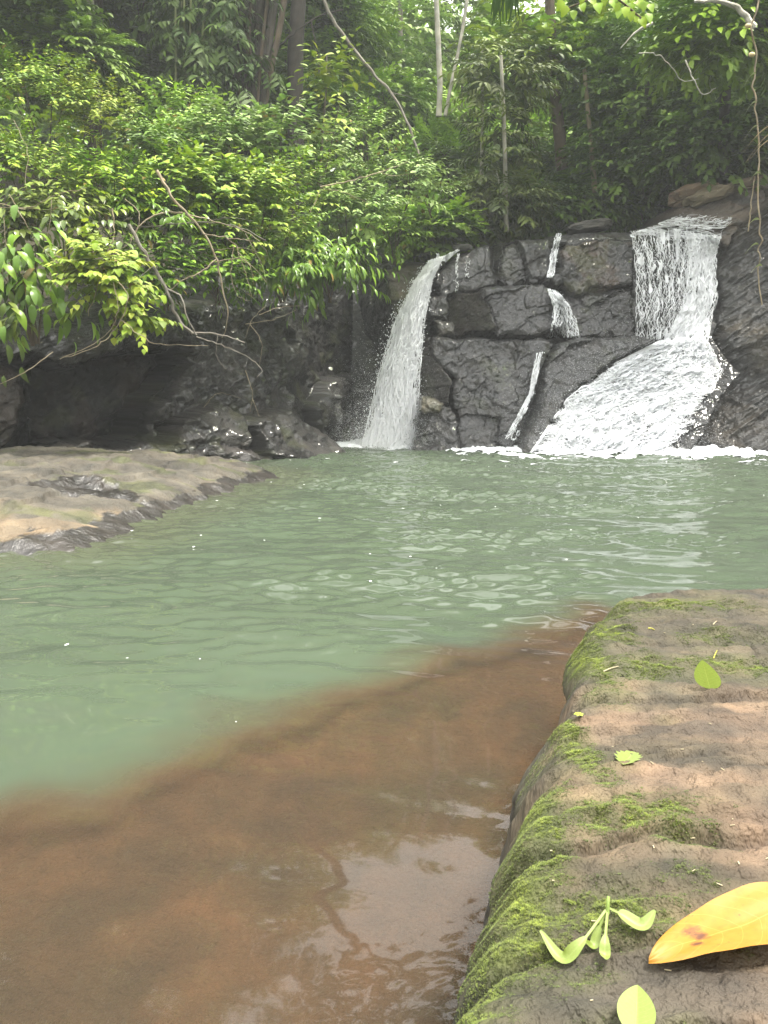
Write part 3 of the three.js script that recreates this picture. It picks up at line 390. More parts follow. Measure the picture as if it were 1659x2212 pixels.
function rockPoint(s, q) { // q in 0..1 along, beyond 1 the far end drops into the water
  const z = q <= 1 ? 0.5 - 2.5 * (1 - Math.pow(1 - q, 1.0)) : -2.0 - 0.09 * Math.sqrt(q - 1), zz = z;
  const far = q > 1 ? (q - 1) : 0, xe = edgeX(zz);
  let x, y;
  if (s >= 0) { x = xe + s; y = rockTop(x, zz, s); } else { const k = -s, un = lerp(0.62, -0.25, sstep(-0.86, -0.98, z) * sstep(-1.42, -1.3, z)); x = xe - 0.03 * Math.sin(Math.min(1, k / 0.07) * 1.57) + un * Math.max(0, k - 0.05) + 0.03 * fbm(zz * 5, k * 6, 4, 4) * Math.min(1, k * 10); y = rockTop(xe, zz, 0) - k + 0.01 * fbm(zz * 14, k * 14, 1, 3) * Math.min(1, k * 10); }
  y -= 0.012 * sstep(-1.8, -2.0, z) + far * 0.75; return [x, y, z];
}
const ROCK = thing('mossy_rock', V(0.9, 0, -0.8), 'tan foreground rock with layered ledges and patches of green moss', 'rock');
{
  const rows = []; { let z = 0.5; while (z > -2.0) { rows.push((0.5 - z) / 2.5); z -= z > -0.3 ? 0.03 : 0.0033 * Math.max(0.6, -z * 1.25); } rows.push(1); for (let k = 1; k <= 24; k++) rows.push(1 + k / 24 * 0.9); }
  const wet = [], g = gridGeo(360, rows.length - 1, (i, j) => {
    const s = sOf(i), q = rows[j], [x, y, z] = rockPoint(s, q), mo = mossAt(x, z) * sstep(-0.16, -0.02, s) + rimMoss(s, x, z), gr = rockGroove(x, z), m = (0.92 + 0.4 * fbm(x * 2.4, z * 3.4, 5, 4) + 0.5 * fbm(x * 11, z * 19, 9, 5)) * (1 - 0.5 * gr);
    const n2 = fbm(x * 1.6 + 3, z * 2.6, 6, 4), tan = sstep(-0.35, 0.25, n2 + 0.5 - 1.5 * Math.hypot((x - 0.62) * 1.1, (z + 1.02) * 1.7)), dk = sstep(0.12, 0.5, fbm(x * 2.8, z * 5.5, 16, 4)) * 0.75;
    let c = [lerp(0.07, 0.165, tan), lerp(0.055, 0.108, tan), lerp(0.033, 0.068, tan)];
    c = [0, 1, 2].map((k) => lerp(c[k], [0.04, 0.034, 0.026][k], dk)); const lich = sstep(0.15, 0.5, fbm(x * 5, z * 7, 33, 3)) * 0.35; c = [0, 1, 2].map((k) => lerp(c[k], [0.07, 0.075, 0.02][k], Math.max(lich, mo * 0.85)));
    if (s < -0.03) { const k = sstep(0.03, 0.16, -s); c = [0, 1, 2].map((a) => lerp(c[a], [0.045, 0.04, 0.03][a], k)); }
    wet.push(y < 0.12 + 0.05 * fbm(x * 4, z * 6, 2) ? 1 : 0); const w = y < 0.14 ? 0.55 : 1;
    return [x, y, z, c[0] * m * w, c[1] * m * w, c[2] * m * w, x, z + (s < 0 ? s : 0)];
  });
  const dry = mat([1, 1, 1], 0.82, { vertexColors: true, map: rep(T_grainCol, 2.2), bumpMap: rep(T_grain, 2.2), bumpScale: 0.012 }), wetM = mat([1, 1, 1], 0.5, { vertexColors: true, map: rep(T_grainCol, 2.2), bumpMap: rep(T_grain, 2.2), bumpScale: 0.014 });
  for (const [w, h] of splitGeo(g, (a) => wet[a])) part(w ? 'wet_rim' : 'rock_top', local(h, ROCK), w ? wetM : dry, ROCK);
}
const rockY = (x, z) => { const s = x - edgeX(z); return rockTop(x, z, s) - 0.012 * sstep(-1.6, -1.84, z); };
function onRock(px, py) { let Y = 0.35, p; for (let k = 0; k < 6; k++) { p = atY(px, py, Y); Y = rockY(p.x, p.z); } return V(p.x, Y, p.z); }

// ---- instancing
const M4 = new THREE.Matrix4(), bx = V(0, 0, 0), by = V(0, 0, 0), bz = V(0, 0, 0);
function basis(p, tip, up, s, sw = s) { bz.copy(tip).normalize(); bx.crossVectors(up, bz); if (bx.lengthSq() < 1e-6) bx.set(1, 0, 0).cross(bz); bx.normalize(); by.crossVectors(bz, bx); return new THREE.Matrix4().makeBasis(bx.clone().multiplyScalar(sw), by.clone().multiplyScalar(s), bz.clone().multiplyScalar(s)).setPosition(p); }
function inst(name, geo, m, mats, cols, parent, kind = 'stuff') {
  const o = new THREE.InstancedMesh(geo, m, mats.length); o.name = parent ? name : numbered(name); mats.forEach((a, i) => o.setMatrixAt(i, a)); if (cols) cols.forEach((c, i) => o.setColorAt(i, new THREE.Color().setRGB(c[0], c[1], c[2])));
  o.castShadow = o.receiveShadow = true; (parent ?? scene).add(o); if (kind) o.userData.kind = kind; return o;
}
// a leaf: tip along +z, from 0 to 1, upper face +y. w half width, fold, droop
function leafGeo(w, fold, droop, rows = 5, shape = 'ovate', wave = 0) {
  const P = [], I = [], U = [];
  for (let i = 0; i <= rows; i++) {
    const t = i / rows; let h = shape === 'heart' ? Math.pow(Math.sin(Math.PI * Math.pow(clamp(t * 0.93 + 0.07), 0.62)), 0.9) : shape === 'lance' ? Math.pow(Math.sin(Math.PI * Math.pow(t, 0.85)), 0.8) : Math.pow(Math.sin(Math.PI * Math.pow(t, 0.72)), 0.85);
    if (i === 0) h = 0.04; if (i === rows) h = 0.0; const y = -droop * t * t, z = t * (1 - 0.25 * droop * t);
    for (const k of [-1, 0, 1]) { P.push(k * w * h, y + Math.abs(k) * h * w * fold + (k ? wave * Math.sin(t * 9 + k) : 0), z); U.push(k * 0.5 + 0.5, t); }
  }
  for (let i = 0; i < rows; i++) for (let k = 0; k < 2; k++) { const a = i * 3 + k; I.push(a, a + 3, a + 1, a + 1, a + 3, a + 4); }
  const g = new THREE.BufferGeometry(); g.setAttribute('position', new THREE.Float32BufferAttribute(P, 3)); g.setAttribute('uv', new THREE.Float32BufferAttribute(U, 2)); g.setIndex(I); g.computeVertexNormals(); return g;
}
const LEAF = { ovate: leafGeo(0.24, 0.25, 0.25, 4), heart: leafGeo(0.36, 0.18, 0.22, 5, 'heart'), lance: leafGeo(0.13, 0.3, 0.4, 5, 'lance'), broad: leafGeo(0.19, 0.25, 0.55, 6, 'lance', 0.015), small: leafGeo(0.25, 0.3, 0.2, 3) };
const leafMat = (c = [1, 1, 1], rough = 0.42, tr = 0.38) => mat(c, rough, { transmission: tr, thickness: 0, specularIntensity: 0.45 });
function sprayGeo(n, leaf, L, ls, seedv, flat = 0.35) { // a twig with leaves on both sides, one metre scale
  seed(seedv); const gs_ = [tube([V(0, 0, 0), V(0, 0.05 * L, L * 0.5), V(0, -0.08 * L, L)], 0.006 * L, 3, 3)];
  for (let i = 0; i < n; i++) {
    const t = 0.12 + 0.88 * i / (n - 1), sd = i === n - 1 ? 0 : i % 2 ? 1 : -1, p = V(0, 0.05 * L * Math.sin(t * 3), L * t), dir = V(sd * rr(0.7, 1.1), rr(-0.35, 0.25), rr(0.35, 0.9)), up = V(rr(-flat, flat), 1, rr(-flat, flat));
    const g = leaf.clone().applyMatrix4(basis(p, dir, up, ls * rr(0.75, 1.2))); gs_.push(g);
  }
  return mergeGeometries(gs_);
}
const SPRAY = [sprayGeo(11, LEAF.small, 1, 0.34, 5), sprayGeo(9, LEAF.small, 1, 0.4, 6, 0.6), sprayGeo(13, LEAF.small, 1, 0.28, 7), sprayGeo(9, LEAF.lance, 1, 0.5, 8, 0.5)];

// ---- moss on the rock
{
  seed(11); const P = [], I = [];
  for (let k = 0; k < 6; k++) { const a = k * 1.05 + 0.3, l = 0.5 + 0.5 * ((k * 37 % 10) / 10), n = P.length / 3; P.push(Math.cos(a + 1.4) * 0.2, 0, Math.sin(a + 1.4) * 0.2, -Math.cos(a + 1.4) * 0.2, 0, -Math.sin(a + 1.4) * 0.2, Math.cos(a) * l * 0.75, 0.75 * (1.2 - l * 0.6), Math.sin(a) * l * 0.75); I.push(n, n + 1, n + 2); }
  const tuft = new THREE.BufferGeometry(); tuft.setAttribute('position', new THREE.Float32BufferAttribute(P, 3)); tuft.setIndex(I); tuft.computeVertexNormals();
  const ms = [], cs = [];
  for (let n = 0; n < 900000 && ms.length < 210000; n++) {
    const z = -0.25 - 1.62 * Math.pow(rnd(), 1.15), s = rr(-0.14, 1.1 * Math.min(1, 0.35 - z * 0.55)), q = (0.5 - z) / 2.5; if (q > 1.02) continue;
    if (s > 0 && mossAt(edgeX(z) + s, z) < 0.02 && s > 0.14) continue;
    const [x, y, zz] = rockPoint(s, Math.min(q, 1)), m = Math.max(rimMoss(s, x, zz), mossAt(x, zz) * (s < 0 ? sstep(-0.09, -0.01, s) : 1));
    if (m + 0.35 * noise(x * 28, zz * 36, 3) + 0.2 * noise(x * 80, zz * 80, 5) < 0.16 + 0.42 * rnd()) continue;
    const cl = noise(x * 45, zz * 45, 6), sz = rr(0.0016, 0.0036) * (0.75 + 0.5 * m) * (1 + 0.5 * cl), b = rr(0.55, 1.3) * (0.75 + 0.5 * m) * (1 + 0.7 * cl), y2 = rnd();
    ms.push(basis(V(x, y - 0.001, zz), V(gs(), 0.2 * gs(), gs()), V(gs() * 0.4, 1, gs() * 0.4), sz)); cs.push([lerp(0.085, 0.2, y2 * m) * b, lerp(0.115, 0.235, y2 * m) * b, lerp(0.02, 0.03, y2) * b]);
  }
  tag(inst('moss', tuft, mat([1, 1, 1], 0.8, { transmission: 0.3, thickness: 0 }), ms, cs, null), 'short green moss carpeting the ledges of the foreground rock', 'moss', null, 'stuff');
}

// ---- fallen leaves on the rock
const canvasTex = (n, m, draw) => { const c = document.createElement('canvas'); c.width = n; c.height = m; draw(c.getContext('2d'), n, m); const t = new THREE.CanvasTexture(c); t.colorSpace = THREE.SRGBColorSpace; t.anisotropy = 8; return t; };
function leafTex(base, vein, spots, sd) {
  return canvasTex(512, 1024, (g, w, h) => {
    seed(sd); g.fillStyle = base; g.fillRect(0, 0, w, h);
    for (let i = 0; i < 900; i++) { g.fillStyle = `rgba(${rnd() > 0.5 ? '255,255,200' : '90,70,0'},${0.05 * rnd()})`; g.beginPath(); g.ellipse(rnd() * w, rnd() * h, 4 + 26 * rnd(), 4 + 26 * rnd(), 0, 0, 7); g.fill(); }
    g.strokeStyle = vein; g.lineWidth = 7; g.beginPath(); g.moveTo(w / 2, h); g.lineTo(w / 2, 0); g.stroke(); g.lineWidth = 2.5;
    for (let k = 0; k < 9; k++) for (const s of [-1, 1]) { const y = h * (0.97 - k * 0.1); g.beginPath(); g.moveTo(w / 2, y); g.quadraticCurveTo(w / 2 + s * w * 0.3, y - h * 0.05, w / 2 + s * w * 0.5, y - h * 0.16); g.stroke(); }
    spots?.(g, w, h);
  });
}
function fallenLeaf(name, label, tip, base, opt) { // tip and base on the rock
  const p0 = base, p1 = tip, L = p0.distanceTo(p1), d = p1.clone().sub(p0).normalize(), side = opt.side ?? V(0, 1, 0).cross(d).normalize(), up = V(0, 1, 0), nr = 26, nc = 12, wv = opt.w * L;
  const g = gridGeo(nc, nr, (i, j) => {
    const t = j / nr, k = i / nc * 2 - 1, h = opt.prof(t) * wv, p = p0.clone().addScaledVector(d, t * L).addScaledVector(side, k * h), lift = (opt.lift ?? 0.004) + (opt.fold ?? 0.2) * Math.abs(k) * h + (opt.curl ? opt.curl(t, k) : 0);
    const gy = opt.free ? lerp(p0.y, p1.y, t) : rockY(p.x, p.z); p.y = Math.max(gy + lift, lerp(p0.y, p1.y, t) + lift * 0.7);
    return [p.x, p.y, p.z, 1, 1, 1, i / nc, t];
  });
  g.deleteAttribute('color'); const T = thing(name, base, label, opt.cat ?? 'leaf'); part('blade', local(g, T), opt.m, T);
  if (opt.stalk) part('stalk', local(tube(opt.stalk, opt.sr ?? 0.0012, 6), T), opt.sm ?? opt.m, T);
  return T;
}
const yTex = leafTex('#e0a616', 'rgba(246,205,80,0.9)', (g, w, h) => {
  g.filter = 'none';
  for (let i = 0; i < 40; i++) { g.fillStyle = `rgba(110,70,25,${0.15 + 0.35 * rnd()})`; g.beginPath(); g.ellipse(rnd() * w, rnd() * h, 2 + 7 * rnd() ** 3, 3 + 12 * rnd() ** 3, 0, 0, 7); g.fill(); }
  for (const [cx, cy, n, r] of [[0.3, 0.25, 90, 50], [0.62, 0.22, 40, 26], [0.45, 0.27, 70, 34]]) for (let i = 0; i < n; i++) { g.fillStyle = 'rgba(112,66,40,0.10)'; g.beginPath(); g.arc(cx * w + gs() * r * 1.8, cy * h + gs() * r * 1.2, 6 + 16 * rnd(), 0, 7); g.fill(); }
}, 3);
{
  const tip = onRock(1400, 2098), base = onRock(1800, 1985), pr = (t) => 2.35 * Math.pow(t + 0.003, 0.75) * Math.pow(1 - t, 0.85);
  base.y += 0.018; tip.y += 0.004;
  fallenLeaf('fallen_leaf', 'large yellow fallen leaf with brown spots on the foreground rock', tip, base, { w: 0.205, prof: pr, fold: 0.14, lift: 0.006, free: true, curl: (t, k) => 0.007 * Math.sin(Math.PI * Math.min(1, t * 1.05)) + 0.004 * Math.sin(t * 9 + k) + 0.003 * noise(t * 6, k * 2), m: mat([0.4, 0.35, 0.5], 0.6, { map: yTex, transmission: 0.15, thickness: 0 }), stalk: [base.clone(), base.clone().add(V(0.03, 0.004, -0.012)), base.clone().add(V(0.06, -0.006, -0.02))], sr: 0.0018 });
  const gTex = leafTex('#a9c655', 'rgba(214,232,140,0.9)', null, 5), gm = mat([0.4, 0.38, 0.32], 0.5, { map: gTex, transmission: 0.25, thickness: 0 });
  const b1 = onRock(1534, 1483), t1 = b1.clone().add(V(-0.012, 0.048, -0.01)); // stands on its edge, tip up
  fallenLeaf('fallen_leaf', 'heart-shaped pale green leaf standing on the step of the rock', t1, b1, { w: 0.5, free: true, side: V(1, 0, 0.25).normalize(), fold: 0.05, lift: 0, curl: (t, k) => k > 0.5 ? 0 : 0, prof: (t) => 1.9 * Math.pow(t + 0.005, 0.42) * Math.pow(1 - t, 0.9), m: mat([0.75, 0.72, 0.6], 0.5, { map: gTex, transmission: 0.4, thickness: 0 }) });
  const hb = (T, geo) => T;
  const t2 = onRock(1375, 2162), b2 = onRock(1371, 2262); t2.y += 0.012; b2.y += 0.006;
  fallenLeaf('fallen_leaf', 'pointed pale green leaf nearest the camera below the drooping sprig', t2, b2, { w: 0.46, free: true, fold: 0.25, lift: 0.004, prof: (t) => 1.9 * Math.pow(t + 0.005, 0.6) * Math.pow(1 - t, 0.9), m: gm });
  const t3 = onRock(1370, 1620), b3 = onRock(1346, 1660); t3.y += 0.008;
  fallenLeaf('fallen_leaf', 'small toothed green leaf lying on the bare tan part of the rock', t3, b3, { w: 0.3, free: true, fold: 0.3, lift: 0.003, prof: (t) => 1.9 * Math.pow(t + 0.005, 0.6) * Math.pow(1 - t, 0.8) * (0.7 + 0.45 * ((t * 5.5) % 1)), m: gm });
  // drooping sprig of three green leaves
  const top = onRock(1311, 2020); top.y += 0.03; const SP = thing('leaf_sprig', top, 'fresh green sprig of drooping pointed leaves on the foreground moss', 'sprig'); const sm = mat([0.2, 0.28, 0.06], 0.5, { transmission: 0.2, thickness: 0 });
  const lp = [[[1311, 2007], [1250, 2072], [1215, 2082], [1166, 2038]], [[1311, 2007], [1340, 2030], [1385, 2042], [1412, 2020]], [[1311, 2007], [1306, 2060], [1306, 2080], [1308, 2102]], [[1311, 2007], [1290, 2045], [1282, 2055], [1262, 2062]]];
  lp.forEach((pp, n) => {
    const pts = pp.map(([x, y], i) => { const q = onRock(x, y); q.y += [0.022, 0.012, 0.007, 0.014][i]; return q; }); const c = new THREE.CatmullRomCurve3(pts), wd = [0.0075, 0.008, 0.006, 0.005][n], nr = 24;
    const g = gridGeo(6, nr, (i, j) => { const t = j / nr, p = c.getPoint(t), tg = c.getTangent(t), sd = V(0, 1, 0.5).cross(tg).normalize(), k = i / 3 - 1, u = clamp((t - 0.25) / 0.75), h = t < 0.25 ? 0.0013 : 0.0012 + wd * 1.9 * Math.pow(u, 0.6) * Math.pow(1 - u, 0.9); p.addScaledVector(sd, k * h); p.y += 0.3 * Math.abs(k) * h; return [p.x, p.y, p.z, 1, 1, 1, i / 6, t]; });
    g.deleteAttribute('color'); part('leaf', local(g, SP), gm, SP);
  });
  part('stem', local(tube([onRock(1311, 2012).add(V(0, 0.02, 0)), onRock(1311, 2004).add(V(0, 0.028, 0)), onRock(1312, 1996).add(V(0, 0.03, 0))], 0.0018, 6), SP), sm, SP);
  // twigs and bits of litter
  const straw = mat([0.33, 0.28, 0.18], 0.7), yel = mat([0.3, 0.28, 0.04], 0.6);
  const bit = (a, b, r, m, label, name = 'twig', cat = 'twig') => { const A = onRock(...a), B = onRock(...b); A.y += r; B.y += r * 1.5; const T = thing(name, A, label, cat); part('stick', local(tube([A, A.clone().lerp(B, 0.5).add(V(0, r * 0.8, 0)), B], (t) => r * (1 - 0.5 * t), 5), T), m, T); };
  bit([1304, 1449], [1336, 1445], 0.0016, straw, 'pale straw-coloured stick left of the heart-shaped leaf');
  bit([1541, 1424], [1549, 1407], 0.0014, yel, 'thin yellow stalk just above the heart-shaped leaf');
  bit([1357, 1335], [1370, 1334], 0.0016, straw, 'short pale chip of wood on the far step of the rock', 'wood_chip', 'wood chip');
  bit([1540, 1350], [1549, 1343], 0.0012, straw, 'tiny curled straw on the far right moss', 'straw', 'straw');
  bit([1400, 1363], [1414, 1362], 0.002, yel, 'small yellow-green fleck on the far moss band', 'leaf_bit', 'leaf bit');
  seed(31); const lit = []; for (let k = 0; k < 26; k++) { const p = onRock(rr(1180, 1659), rr(1320, 2200)), a = rnd() * 6.3, l = rr(0.002, 0.007); if (p.x < edgeX(p.z) + 0.03) continue; lit.push(new THREE.BoxGeometry(l, 0.0008, rr(0.0006, 0.0016)).applyMatrix4(new THREE.Matrix4().makeRotationY(a)).translate(p.x, p.y + 0.0015, p.z)); }
  tag(part('litter', mergeGeometries(lit), straw), 'scattered tiny straw-coloured bits of litter on the foreground rock', 'litter', null, 'stuff');
  // a tiny bright seedling on the rock's edge
  const sd = onRock(1250, 1551); const SE = thing('seedling', sd, 'tiny yellow-green seedling sprouting on the mossy left edge', 'seedling'), sg = LEAF.ovate; for (let k = 0; k < 6; k++) { const a = k * 1.05; part('leaf', sg.clone().applyMatrix4(basis(V(0, 0.006, 0), V(Math.cos(a), 0.3, Math.sin(a)), V(0, 1, 0), 0.009, 0.013)), mat([0.25, 0.34, 0.03], 0.5), SE); }
}

// ---------------------------------------------------------------- falling water
const white = mat([0.88, 0.89, 0.92], 0.6, { transmission: 0.12, thickness: 0, specularIntensity: 0.6 });
const onCliff = (px, py, off) => { let Z = 13, p; for (let k = 0; k < 4; k++) { p = at(px, py, Z); Z = lerp(Z, -cliff.height(p.x, Math.min(p.y, cliff.top(p.x) - 0.02))[1], 0.85); } return at(px, py, Z - off); };
const alongPx = (P, t) => { const f = t * (P.length - 1), i = Math.min(P.length - 2, Math.floor(f)), k = f - i; return [lerp(P[i][0], P[i + 1][0], k), lerp(P[i][1], P[i + 1][1], k)]; };
// flow: points of a stream as a grid over (u across, t down), used by its sheet and its strands
function flow(Lp, Rp, place, nu = 14, nt = 40) {
  const G = []; for (let j = 0; j <= nt; j++) for (let i = 0; i <= nu; i++) { const a = alongPx(Lp, j / nt), b = alongPx(Rp, j / nt), u = i / nu; G.push(place(lerp(a[0], b[0], u), lerp(a[1], b[1], u), u, j / nt)); }
  return (u, t, out = V(0, 0, 0)) => { const a = clamp(u) * nu, b = clamp(t) * nt, i = Math.min(nu - 1, Math.floor(a)), j = Math.min(nt - 1, Math.floor(b)), k = a - i, l = b - j, g = (ii, jj) => G[jj * (nu + 1) + ii]; return out.copy(g(i, j)).multiplyScalar((1 - k) * (1 - l)).addScaledVector(g(i + 1, j), k * (1 - l)).addScaledVector(g(i, j + 1), (1 - k) * l).addScaledVector(g(i + 1, j + 1), k * l); };
}
class Strands {
  constructor() { this.P = []; this.I = []; }
  add(pts, rad) {
    const n = pts.length, sd = 4, t = V(0, 0, 0), a = V(0, 0, 0), b = V(0, 0, 0), base0 = this.P.length / 3;
    for (let i = 0; i < n; i++) {
      t.subVectors(pts[Math.min(n - 1, i + 1)], pts[Math.max(0, i - 1)]).normalize(); a.set(0.3, 0.1, 1).cross(t).normalize(); b.crossVectors(t, a);
      for (let k = 0; k < sd; k++) { const th = k / sd * 6.2832, R = rad(i / (n - 1)); this.P.push(pts[i].x + (a.x * Math.cos(th) + b.x * Math.sin(th)) * R, pts[i].y + (a.y * Math.cos(th) + b.y * Math.sin(th)) * R, pts[i].z + (a.z * Math.cos(th) + b.z * Math.sin(th)) * R); }
    }
    for (let i = 0; i < n - 1; i++) for (let k = 0; k < sd; k++) { const p = base0 + i * sd + k, q = base0 + i * sd + (k + 1) % sd; this.I.push(p, p + sd, q, q, p + sd, q + sd); }
  }
  geo() { const g = new THREE.BufferGeometry(); g.setAttribute('position', new THREE.Float32BufferAttribute(this.P, 3)); g.setIndex(this.I); g.computeVertexNormals(); return g; }
}
function strands(S, F, n, o) { // o: r, len, jit, out
  for (let k = 0; k < n; k++) {
    const q0 = rnd(), u0 = o.cl ? clamp((Math.floor(q0 * o.cl) + 0.5 + 0.5 * gs() * (0.4 + 0.6 * Math.abs(Math.sin(Math.floor(q0 * o.cl) * 7.3)))) / o.cl) : q0, len = o.len * rr(0.5, 1.4), t0 = rr(-0.1, 1 - len * 0.5), pts = [], N = 13, ph = rnd() * 50, r0 = o.r * rr(0.45, 1.5) * (rnd() < 0.12 ? 1.8 : 1), dz = rr(0, o.out);
    for (let i = 0; i <= N; i++) { const t = clamp(t0 + len * i / N); const w = o.jit * (noise(t * o.fr + ph, u0 * 9, 1) + 0.5 * noise(t * o.fr * 3, u0 * 30 + ph, 4)), p = F(clamp(u0 + w * (0.4 + t)), t); p.z += dz + 0.5 * o.out * noise(t * 9, u0 * 8, ph); p.x += 0.012 * noise(t * 40, ph); pts.push(p); }
    S.add(pts, (t) => r0 * Math.pow(Math.sin(Math.PI * clamp(t, 0.02, 0.98)), 0.6) * (0.65 + 0.8 * Math.max(-0.5, noise(t * 7 + ph, ph, 2))));
  }
}
function sheet(F, nu, nt, amp, frq, bias, hole = 0, rag = 0.1) { // a film of water: ragged rims, and openings where it is thin
  const keep = [], g = gridGeo(nu, nt, (i, j) => { const u = i / nu, t = j / nt, p = F(u, t), e = Math.min(1, u * 8, (1 - u) * 8), n = ridge(u * frq[0], t * frq[1], 5, 3) * 0.6 + fbm(u * frq[0] * 2.6, t * frq[1] * 1.6, 8, 4); p.z += (amp * n + bias) - (1 - e) * 0.05; p.x += 0.02 * noise(u * 20, t * 9, 3);
    const ed = Math.min(u, 1 - u) - rag * (0.5 + 0.9 * fbm(u * 3, t * 14, 6, 4)), hl = fbm(u * frq[0] * 1.5 + 0.35 * noise(u * 9, t * 9, 4), t * frq[1] * 1.1, 77, 4) + 0.35; keep.push(ed > 0 && hl > hole * (0.8 + 0.4 * t) ? 1 : 0); return [p.x, p.y, p.z, 1, 1, 1, u, t]; });
  g.deleteAttribute('color'); return splitGeo(g, (a, b, c) => keep[a] + keep[b] + keep[c] > 1 ? 1 : 0).get(1);
}
function blobs(n, place, size) { const ms = []; for (let k = 0; k < n; k++) { const p = place(); if (!p) continue; const s = size(); ms.push(new THREE.Matrix4().makeScale(s * rr(0.7, 1.3), s * rr(0.8, 1.8), s).setPosition(p)); } return ms; }
const dropGeo = new THREE.IcosahedronGeometry(1, 0);
const churn = mat([0.7, 0.715, 0.75], 0.6, { transmission: 0.25, thickness: 0, specularIntensity: 0.5 });
const drops = mat([0.85, 0.87, 0.9], 0.4);
{
  seed(21);
  // left fall, leaping clear of the rock
  const F = flow([[926, 566], [893, 612], [854, 690], [820, 800], [776, 985]], [[958, 556], [934, 606], [917, 690], [907, 800], [898, 985]], (x, y, u, t) => at(x, y, 13.75 - 0.75 * Math.pow(t, 0.7) - 0.14 * Math.sin(Math.PI * u)), 8, 40);
  const T = thing('waterfall', at(840, 950, 13), 'narrow white waterfall leaping off the left end of the cliff', 'waterfall');
  const sh = sheet(F, 110, 300, 0.085, [10, 10], 0.01, -0.1, 0.14); part('water_sheet', local(sh, T), white, T);
  const S = new Strands(); strands(S, F, 1500, { r: 0.006, len: 0.1, jit: 0.2, fr: 8, out: 0.2 });
  const src = flow([[990, 538], [972, 546], [952, 560]], [[993, 543], [978, 551], [962, 567]], (x, y) => onCliff(x, y, 0.04), 3, 12); strands(S, src, 46, { r: 0.012, len: 0.5, jit: 0.3, fr: 4, out: 0.06 });
  const s2 = flow([[942, 548], [944, 560]], [[948, 548], [950, 562]], (x, y) => at(x, y, 13.75), 2, 4); strands(S, s2, 14, { r: 0.01, len: 0.7, jit: 0.3, fr: 4, out: 0.05 });
  part('water_strands', local(S.geo(), T), white, T, 'stuff');
  const dm = blobs(2600, () => { const t = Math.pow(rnd(), 0.6), p = F(rnd(), t); p.x += gs() * (0.1 + 0.28 * t) - 0.06; p.z += gs() * 0.25; p.y += gs() * 0.08; return p.sub(T.position); }, () => rr(0.003, 0.009)); inst('spray_drops', dropGeo, drops, dm, null, T);
  inst('water_clumps', dropGeo, white, blobs(5000, () => { const t = rnd(), p = F(clamp(0.5 + 0.75 * gs()), t); p.x += gs() * (0.03 + 0.06 * t); p.z += 0.05 + 0.12 * rnd(); return p.sub(T.position); }, () => rr(0.004, 0.011)), null, T);
}
